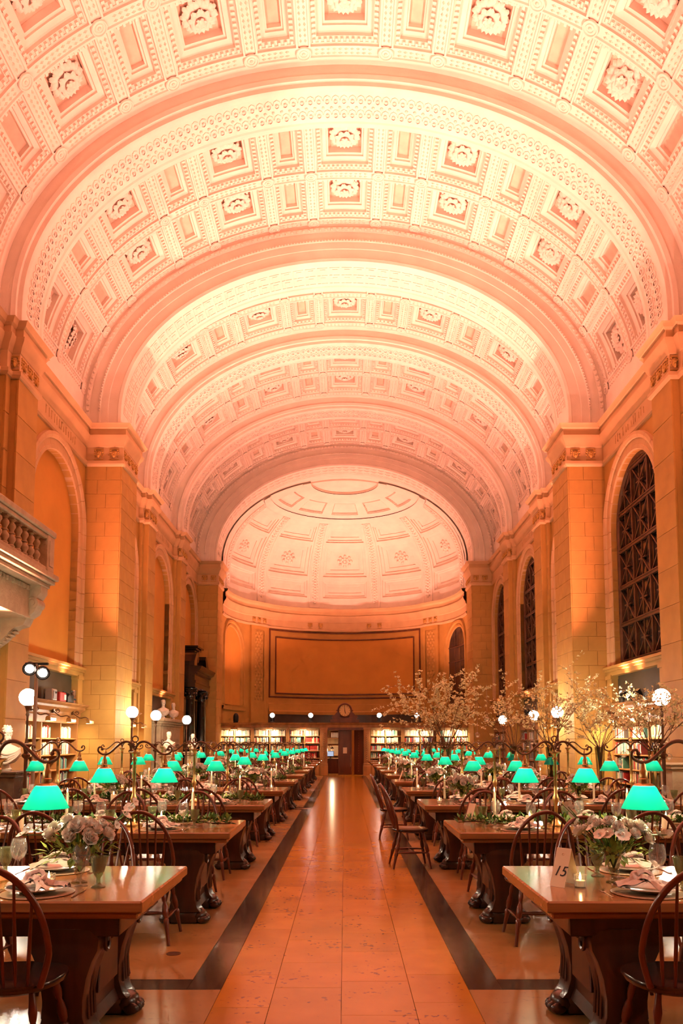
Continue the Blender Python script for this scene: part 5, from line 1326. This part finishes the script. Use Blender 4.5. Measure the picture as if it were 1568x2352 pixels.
for (i, sg, side, k, x) in PLACES:
    d = 1 if side == 0 else -1; ey = TY[i] if side == 0 else TY[i] + TD
    seat = '%s seat from aisle, %s side, %s' % (ORD[k], ['near', 'far'][side], tname(i, sg))
    if i >= 8 or (i >= 6 and k > 2): continue
    x += rp.uniform(-.03, .03)
    if i < 6:
        t = thing('plate', 'white plate, ' + seat, 'plate', (x, ey + d * .20, TZ), 0, GR['plate']); obj('rim_plate', plate_me, t, (0, 0, .007)); obj('charger', charger_me, t)
        tag(obj('napkin', NAPK[k % 2], None, (x + rp.uniform(-.02, .02), ey + d * .19, TZ + .026), (0, 0, rp.uniform(-.5, .5) + (0 if d > 0 else PI))), 'greige knotted napkin, ' + seat, 'napkin', GR['napkin'])
        gx = x + d * (.13 + rp.uniform(-.02, .02))
        tag(obj('wine_glass', wine_me, None, (gx, ey + d * (.42 + rp.uniform(-.02, .02)), TZ)), 'clear stemmed wine glass, ' + seat, 'glass', GR['wine'])
        t = thing('goblet', 'green textured goblet, ' + seat, 'goblet', (gx + d * .10, ey + d * (.36 + rp.uniform(-.02, .03)), TZ), 0, GR['goblet']); obj('bowl', gob_me, t); 
        if i < 2: obj('water', water_me, t)
        if i < 3:
            for j, (me, nm, o_) in enumerate(((FORK, 'fork', -.205), (KNIFE, 'knife', .205))):
                tag(obj(nm, me, None, (x + d * o_, ey + d * .19, TZ + .001), (0, 0, 0 if d > 0 else PI)), 'silver %s, %s' % (nm, seat), 'cutlery', GR[nm])
    else:
        tag(obj('napkin', NAPK[k % 2], None, (x, ey + d * .19, TZ + .002), (0, 0, rp.uniform(-.5, .5))), 'greige knotted napkin, ' + seat, 'napkin', GR['napkin'])
        tag(obj('goblet', gob_me, None, (x + d * .15, ey + d * .38, TZ)), 'green textured goblet, ' + seat, 'goblet', GR['goblet'])
# ---- candles
q = MB(); q.lathe([(.012, .0), (.013, .01), (.011, .24), (.008, .252), (.002, .254)], 12); taper_me = q.mesh('wax_stick', M['wax'], 50)
q = MB(); q.lathe([(.04, 0), (.04, .006), (.012, .012), (.009, .03), (.018, .04), (.018, .05), (.012, .05)], 14); hold_me = q.mesh('holder', M['clear'], 50)
q = MB(); q.lathe([(.001, 0), (.006, .008), (.0065, .016), (.003, .03), (.0005, .04)], 8); flame_me = q.mesh('flame', M['flame'], 80)
q = MB(); q.lathe([(.034, 0), (.036, .004), (.036, .098), (.033, .104), (.022, .100), (.004, .098)], 18); pillar_me = q.mesh('wax_pillar', M['wax'], 50)
q = MB(); q.lathe([(.028, 0), (.030, .002), (.034, .065), (.032, .065), (.028, .006), (0, .006)], 16); votg_me = q.mesh('cup', M['clear'], 50)
q = MB(); q.lathe([(.026, .007), (.027, .035), (0, .036)], 14); votw_me = q.mesh('wax', M['wax'], 50)
def taper(x, y, lab):
    t = thing('taper_candle', lab, 'candle', (x, y, TZ), 0, 'ivory taper candles'); obj('holder', hold_me, t); obj('wax_stick', taper_me, t, (0, 0, .04)); obj('flame', flame_me, t, (0, 0, .293))
def pillar(x, y, lab):
    t = thing('pillar_candle', lab, 'candle', (x, y, TZ), 0, 'pillar candles'); obj('wax_pillar', pillar_me, t); obj('flame', flame_me, t, (0, 0, .099))
def votive(x, y, lab):
    t = thing('votive_candle', lab, 'candle', (x, y, TZ), 0, 'glass votive candles'); obj('cup', votg_me, t); obj('wax', votw_me, t); obj('flame', flame_me, t, (0, 0, .036))
# ---- greenery
def leaf_quad(q, p, dirv, up, L_, w_):
    s_ = dirv.cross(up)
    if s_.length < .05: s_ = Vector((1, 0, 0))
    s_.normalize(); a = p; b = p + dirv * L_ * .5 + s_ * w_ + up * L_ * .06; c = p + dirv * L_; e = p + dirv * L_ * .5 - s_ * w_ + up * L_ * .06; m_ = p + dirv * L_ * .5 - up * L_ * .03
    q.add([a, b, c, e, m_], [(0, 1, 4), (1, 2, 4), (2, 3, 4), (3, 0, 4)])
def rvec(r, zmin=-.2):
    while True:
        v = Vector((r.uniform(-1, 1), r.uniform(-1, 1), r.uniform(zmin, 1)))
        if .2 < v.length < 1: return v.normalized()
def garland_meshes(seed):
    r = random.Random(seed); q = MB(); st = MB(); lm = MB()
    pts = [(-1.35 + .15 * k, .05 * math.sin(k * .9 + seed), .03 + .012 * math.sin(k * 1.7)) for k in range(19)]
    st.tube(spline(pts, 3), .006, 5)
    for k in range(850):
        u = r.uniform(0, 17.99); a, b = Vector(pts[int(u)]), Vector(pts[int(u) + 1]); p = a.lerp(b, u % 1) + Vector((0, r.uniform(-.07, .07), r.uniform(-.015, .035)))
        dv = rvec(r, -.05); leaf_quad(q if r.random() < .7 else lm, p, dv, Vector((0, 0, 1)), r.uniform(.045, .095), r.uniform(.010, .02))
    return st.mesh('stem', M['twig']), q.mesh('dark_leaves', M['leaf']), lm.mesh('light_leaves', M['lime'])
GARL = [garland_meshes(3), garland_meshes(8)]
def garland(x, y, rz, lab, k):
    t = thing('greenery_garland', lab, 'garland', (x, y, TZ), rz, 'leafy table garlands')
    obj('stem', GARL[k][0], t); obj('dark_leaves', GARL[k][1], t)['kind'] = 'stuff'; obj('light_leaves', GARL[k][2], t)['kind'] = 'stuff'
# ---- flower arrangement in a small footed glass
def blossom_mesh(mt, full):
    q = MB()
    def ring_(n, r0, r1, z0, z1, wd, cup, ph):
        for k in range(n):
            a = 2 * PI * k / n + ph; g = []
            for j in range(4):
                t = j / 3; rr = r0 + (r1 - r0) * t; z = z0 + (z1 - z0) * t ** 1.5 + cup * math.sin(PI * t); hw = wd * (.4 + .6 * math.sin(PI * min(1, .2 + .65 * t)))
                g.append([((rr - .1 * rr * u * u) * math.cos(a + hw * u / max(rr, .008)), (rr - .1 * rr * u * u) * math.sin(a + hw * u / max(rr, .008)), z - .1 * hw * u * u) for u in (-1, 0, 1)])
            q.loft(g, closed=False)
    ring_(6, .006, .05, 0, .026 if full else .016, .03, .004, 0)
    if full: ring_(6, .006, .045, .002, .042, .028, .0, .5); ring_(6, .006, .036, .006, .052, .022, -.002, .2); ring_(5, .005, .026, .01, .056, .018, -.002, .7); ring_(4, .003, .015, .014, .056, .012, 0, .3)
    q.ball((0, 0, .018), .012, 8, 6); return q.mesh('blossom', M[mt], 70)
ROSE_W, ROSE_P, OPEN_W = blossom_mesh('petal', True), blossom_mesh('peach', True), blossom_mesh('petal', False)
q = MB(); q.lathe([(.04, 0), (.042, .004), (.018, .012), (.012, .025), (.014, .035), (.024, .045), (.03, .08), (.042, .14), (.052, .165), (.05, .165), (.04, .14), (.027, .08), (0, .05)], 18); fv_me = q.mesh('footed_glass', M['vaseglass'], 50)
def arrangement_parts(seed, peach):
    r = random.Random(seed); st = MB(); lv = MB(); fl = []
    for k in range(32):
        a = 2.4 * k + r.uniform(-.3, .3); rad = .165 * math.sqrt((k + .5) / 32); h = .19 + .12 * math.sqrt(max(0, 1 - (rad / .175) ** 2)) + r.uniform(-.012, .012); p = Vector((rad * math.cos(a), rad * math.sin(a) * .85, h))
        st.tube(spline([(0, 0, .07), (p.x * .25, p.y * .25, .15), p], 4), .003, 5)
        n = Vector((p.x * 2.2, p.y * 2.2, .25)).normalized(); fl.append((p, n, (ROSE_P if peach and k in (3, 8) else r.choice((ROSE_W, ROSE_W, ROSE_W, OPEN_W))), r.uniform(.62, .98)))
    for sx in (-1, 1):                     # trailing open sprays
        for k in range(5):
            p = Vector((sx * (.14 + .036 * k) + r.uniform(-.015, .015), -.02 + r.uniform(-.04, .04), .25 + (.055 if sx > 0 else .02) * k - .004 * k * k + r.uniform(-.015, .015))); st.tube(spline([(0, 0, .14), (sx * .1, 0, .24), p], 4), .0025, 5); fl.append((p, (Vector((sx * .4, -.5, .5)) + rvec(r, -.5) * .6).normalized(), OPEN_W, r.uniform(.5, .72)))
    for k in range(130):
        a = r.uniform(0, 2 * PI); rad = r.uniform(.02, .17); p = Vector((rad * math.cos(a), rad * math.sin(a) * .8, r.uniform(.13, .215))); dv = Vector((p.x * 3, p.y * 3, r.uniform(-.3, .6))).normalized(); leaf_quad(lv, p, dv, Vector((0, 0, 1)), r.uniform(.04, .08), r.uniform(.010, .02))
    return st.mesh('stems', M['leaf'], 60), lv.mesh('leaves', M['lime']), fl
ARR = [arrangement_parts(4, True), arrangement_parts(6, False)]
ARR0 = {}
def arrangement(x, y, rz, lab, k, sc=1.0):
    if k not in ARR0:
        t = thing('flower_arrangement', lab, 'flowers', (x, y, TZ), rz, 'white flower arrangements'); t.scale = (sc,) * 3
        obj('footed_glass', fv_me, t); obj('stems', ARR[k][0], t)['kind'] = 'stuff'; obj('leaves', ARR[k][1], t)['kind'] = 'stuff'
        for p, n, me, s_ in ARR[k][2]: obj('blossom', me, t, p, n.to_track_quat('Z', 'Y').to_euler(), (s_,) * 3)
        kids(t); ARR0[k] = t; return t
    t = dup(ARR0[k], (x, y, TZ), rz, lab); t.scale = (sc,) * 3; return t
# ---- numbered tent card
def text_mesh(s, size, mt):
    c = bpy.data.curves.new('txt', 'FONT'); c.body = s; c.size = size; c.align_x = 'CENTER'; c.align_y = 'CENTER'; c.extrude = .0004; c.shear = .3
    o = bpy.data.objects.new('txt', c); COL.objects.link(o); dg = bpy.context.evaluated_depsgraph_get(); me = bpy.data.meshes.new_from_object(o.evaluated_get(dg)); bpy.data.objects.remove(o, do_unlink=True); me.materials.clear(); me.materials.append(M[mt]); return me
def tent(x, y, rz, lab, num, h=.19, w_=.085):
    t = thing('table_number_card', lab, 'card', (x, y, TZ), rz)
    a = math.atan2(.075, h)
    q = MB(); q.bbox(-w_ / 2, w_ / 2, -.001, .001, 0, h * 1.07, .0005, Matrix.Translation((0, -.075, 0)) @ Matrix.Rotation(-a, 4, 'X')); f = obj('front_leaf', q.mesh('front_leaf', M['paper']), t)
    q = MB(); q.bbox(-w_ / 2, w_ / 2, -.001, .001, 0, h * 1.07, .0005, Matrix.Translation((0, .075, 0)) @ Matrix.Rotation(a, 4, 'X')); obj('back_leaf', q.mesh('back_leaf', M['paper']), t)
    if num:
        o = obj('number', text_mesh(num, .075, 'ink'), f); o.matrix_local = Matrix.Translation((0, -.075, 0)) @ Matrix.Rotation(-a, 4, 'X') @ Matrix.Translation((0, -.0025, h * .42)) @ Matrix.Rotation(PI / 2, 4, 'X')
        q = MB(); 
        for k in range(9): q.ball((.006 * math.cos(k * .8) * (k / 5), -.0015, h * .9 + .006 * math.sin(k * .8) * (k / 5)), .0016, 5, 4)
        o = obj('small_crest', q.mesh('small_crest', M['book_tan']), f); o.matrix_local = Matrix.Translation((0, -.075, 0)) @ Matrix.Rotation(-a, 4, 'X')
    return t
rt = random.Random(33)
for i in range(NT):
    for sg in (-1, 1):
        yc = TY[i] + TD / 2; tn = tname(i, sg)
        if i > 8: continue
        style = ('B' if i == 0 else ['A', 'A', 'B', 'A'][(i - 1) % 4]) if sg < 0 else ('B' if i == 0 else 'A' if i == 1 else ['B', 'B', 'A'][(i - 2) % 3])
        if style == 'A':
            garland(sg * (2.36 if i < 3 else 2.5), yc + .02, rt.uniform(-.04, .04), 'leafy green garland along the ' + tn, (i + (sg > 0)) % 2)
            for k, x in enumerate((1.35, 2.5, 3.1)): taper(sg * (x + rt.uniform(-.05, .05)), yc + rt.uniform(-.12, .12), 'lit ivory taper candle, %s from aisle on the %s' % (ORD[k], tn))
            for k, x in enumerate((1.62, 2.8)): pillar(sg * (x + rt.uniform(-.05, .05)), yc - .16, 'lit pillar candle, %s from aisle on the %s' % (ORD[k], tn))
            if i > 1: arrangement(sg * 2.9, yc + .05, rt.uniform(0, 6), 'white flowers in footed glass on the ' + tn, i % 2)
        else:
            if i == 0:
                arrangement(sg * (1.40 if sg < 0 else 1.42), yc - .03, .3 if sg < 0 else 2.6, 'large white and peach flower arrangement on the ' + tn if sg < 0 else 'large white flower arrangement behind number card on the ' + tn, 0 if sg < 0 else 1, 1.0)
                arrangement(sg * 2.35, yc + .1, 1.0, 'white flower arrangement at the outer edge of the ' + tn, 1, 1.0)
                votive(sg * 1.52 if sg < 0 else 1.2, yc - .14 if sg < 0 else yc - .17, 'lit glass votive candle on the aisle end of the ' + tn)
            else:
                for k, x in enumerate((1.45, 2.9)): arrangement(sg * x, yc + rt.uniform(-.05, .1), rt.uniform(0, 6), 'white flowers in footed glass, %s of the %s' % (['aisle end', 'wall end'][k], tn), (i + k) % 2)
                for k, x in enumerate((1.2, 2.2, 3.1)): taper(sg * (x + rt.uniform(-.06, .06)), yc + rt.uniform(-.14, .14), 'lit ivory taper candle, %s from aisle on the %s' % (ORD[k], tn))
                votive(sg * 1.15, yc - .2, 'lit glass votive candle on the aisle end of the ' + tn)
tent(1.14, TY[0] + .42, R_(-48), 'folded table number card reading 15 on the first right table', '15')
tent(1.15, TY[1] + .62, R_(-55), 'blank-sided folded number card at corner of second right table', None)
tent(1.13, TY[4] + .5, R_(-80), 'folded number card on the fifth right table', None)
# white card stood at the near left table
t = thing('menu_card', 'small upright white menu card on the first left table', 'card', (-1.99, TY[0] + .5, TZ), .1)
q = MB(); q.bbox(-.045, .045, -.001, .001, 0, .12, .0005, Matrix.Rotation(-.12, 4, 'X')); obj('leaf', q.mesh('leaf', M['china']), t); q = MB(); q.bbox(-.03, .03, .0, .03, 0, .012, .002); obj('card_foot', q.mesh('card_foot', M['silver']), t)

# ================================================================== TALL VASES OF FLOWERING BRANCHES
q = MB(); q.lathe([(.075, 0), (.078, .006), (.045, .02), (.035, .04), (.045, .06), (.06, .25), (.075, .55), (.085, .66), (.083, .66), (.072, .55), (.056, .25), (.04, .065), (0, .05)], 20); tv_me = q.mesh('tall_glass_vase', M['vaseglass'], 50)
CROWN = []
def branches(x, y, lab, seed, spread, height, nst=11, nbl=420):
    tag(obj('tall_glass_vase', tv_me, None, (x, y, TZ)), 'tall flared glass vase holding ' + lab, 'vase', 'tall glass vases')
    t = thing('flowering_branches', lab, 'branches', (x, y, TZ + .06), 0, 'tall flowering branches')
    r = random.Random(seed); tips = []
    def grow(q, p, dv, L_, rad, lev):
        pts = [p]; d = dv.copy(); n = 5
        for k in range(n):
            d = (d + Vector((r.uniform(-.3, .3), r.uniform(-.3, .3), r.uniform(-.16, .14)))).normalized(); pts.append(pts[-1] + d * L_ / n)
            if lev < 2 and k >= 1 and r.random() < (.75 if lev == 0 else .5):
                nd = (d + rvec(r, -.5) * 1.1).normalized(); grow(q, pts[-1], nd, L_ * r.uniform(.4, .65), rad * .55, lev + 1)
            if lev >= 1 or k >= 2: tips.append((pts[-1].copy(), d.copy(), lev))
        q.tube(pts, [rad * (1 - .14 * k) for k in range(len(pts))], 5 if lev == 0 else 4, False)
    for k in range(nst):
        a = 2 * PI * k / nst + r.uniform(-.3, .3); q = MB()
        b0 = Vector((.03 * math.cos(a + 2.5), .03 * math.sin(a + 2.5), .01)); b1 = Vector((.05 * math.cos(a), .05 * math.sin(a), .6))
        out = r.uniform(.35, 1.0) * spread; dv = Vector((out * math.cos(a), out * math.sin(a), height)).normalized()
        q.tube([b0, (b0 + b1) / 2, b1], .0075, 5, False); grow(q, b1, dv, height * r.uniform(.6, 1.0), .0075, 0)
        obj('branch', q.mesh('branch', M['twig'], 60), t)
    q = MB()
    for k in range(nbl):
        p, d, lev = r.choice(tips)
        if p.z < .75 and r.random() < .6: continue
        p = p + Vector((r.uniform(-.02, .02), r.uniform(-.02, .02), r.uniform(-.02, .02)))
        for j in range(r.choice((2, 3, 4))): leaf_quad(q, p, (rvec(r, -.3) + d * .3).normalized(), rvec(r), r.uniform(.026, .05), r.uniform(.009, .017))
    obj('blossoms', q.mesh('blossoms', M['blossom']), t)['kind'] = 'stuff'
YT = lambda i: TY[i] + TD / 2
branches(1.66, YT(3) + .24, 'the nearest-to-aisle crown of cream blossom branches, fourth right table', 5, .8, 1.0, 13, 950)
branches(1.66, YT(4) + .24, 'cream blossom branches leaning left over the fifth right table', 17, .8, 1.12, 12, 850)
branches(3.30, YT(3), 'cream blossom branches in front of the lit right pier', 23, .7, .98, 11, 650)
branches(4.15, YT(3) + .2, 'cream blossom branches at the wall end of fourth right table', 31, .8, .85, 12, 750)
branches(3.92, YT(2) + .15, 'cream blossom branches nearest the right edge, third right table', 37, .75, .8, 11, 600)
branches(3.3, YT(4), 'cream blossom branches behind, fifth right table', 41, .7, 1.0, 10, 450)
# hanging glass orbs
q = MB(); q.ball((0, 0, 0), .042, 14, 10); q.lathe([(.008, .038), (.010, .05), (.0, .052)], 8); orb_me = q.mesh('orb', M['clear'], 60)
q = MB(); q.tube([(0, 0, .05), (.004, 0, .3), (0, 0, .55)], .0012, 4); str_me = q.mesh('string', M['linen'])
q = MB(); q.lathe([(.018, -.03), (.018, -.012), (0, -.011)], 10); tea_me = q.mesh('tealight', M['wax'])
def at(px, py, Y):
    c_, s_ = math.cos(PITCH), math.sin(PITCH); a = (px - PPX) / F_PX; b = (HOR - F_PX * math.tan(PITCH) - py) / F_PX
    dx, dy, dz = a, c_ - b * s_, s_ + b * c_; k = Y / dy; return (dx * k, Y, CAM_H + dz * k)
for j, (px, py, Y, w_) in enumerate(((1118, 1652, 12.4, 'beside the far right pier edge'), (1096, 1688, 12.7, 'low beside the nearest branches'), (1422, 1751, 9.7, 'left of the right edge lamp shade'), (1240, 1755, 12.3, 'left of the lit pier vase'), (1536, 1738, 9.9, 'beside the rightmost globe lamp pole'), (1506, 1713, 9.9, 'above the right edge lamp shade'), (1431, 1733, 9.9, 'before the right bookcase shelves'), (1278, 1712, 12.4, 'at the mouth of the lit pier vase'), (1221, 1704, 12.5, 'behind the third shade arm'), (1530, 1700, 10.1, 'high at the right edge'))):
    t = thing('hanging_orb', 'clear glass orb on a string ' + w_, 'ornament', at(px, py, Y), 0, 'hanging glass orbs'); obj('orb', orb_me, t); obj('string', str_me, t); obj('tealight', tea_me, t)
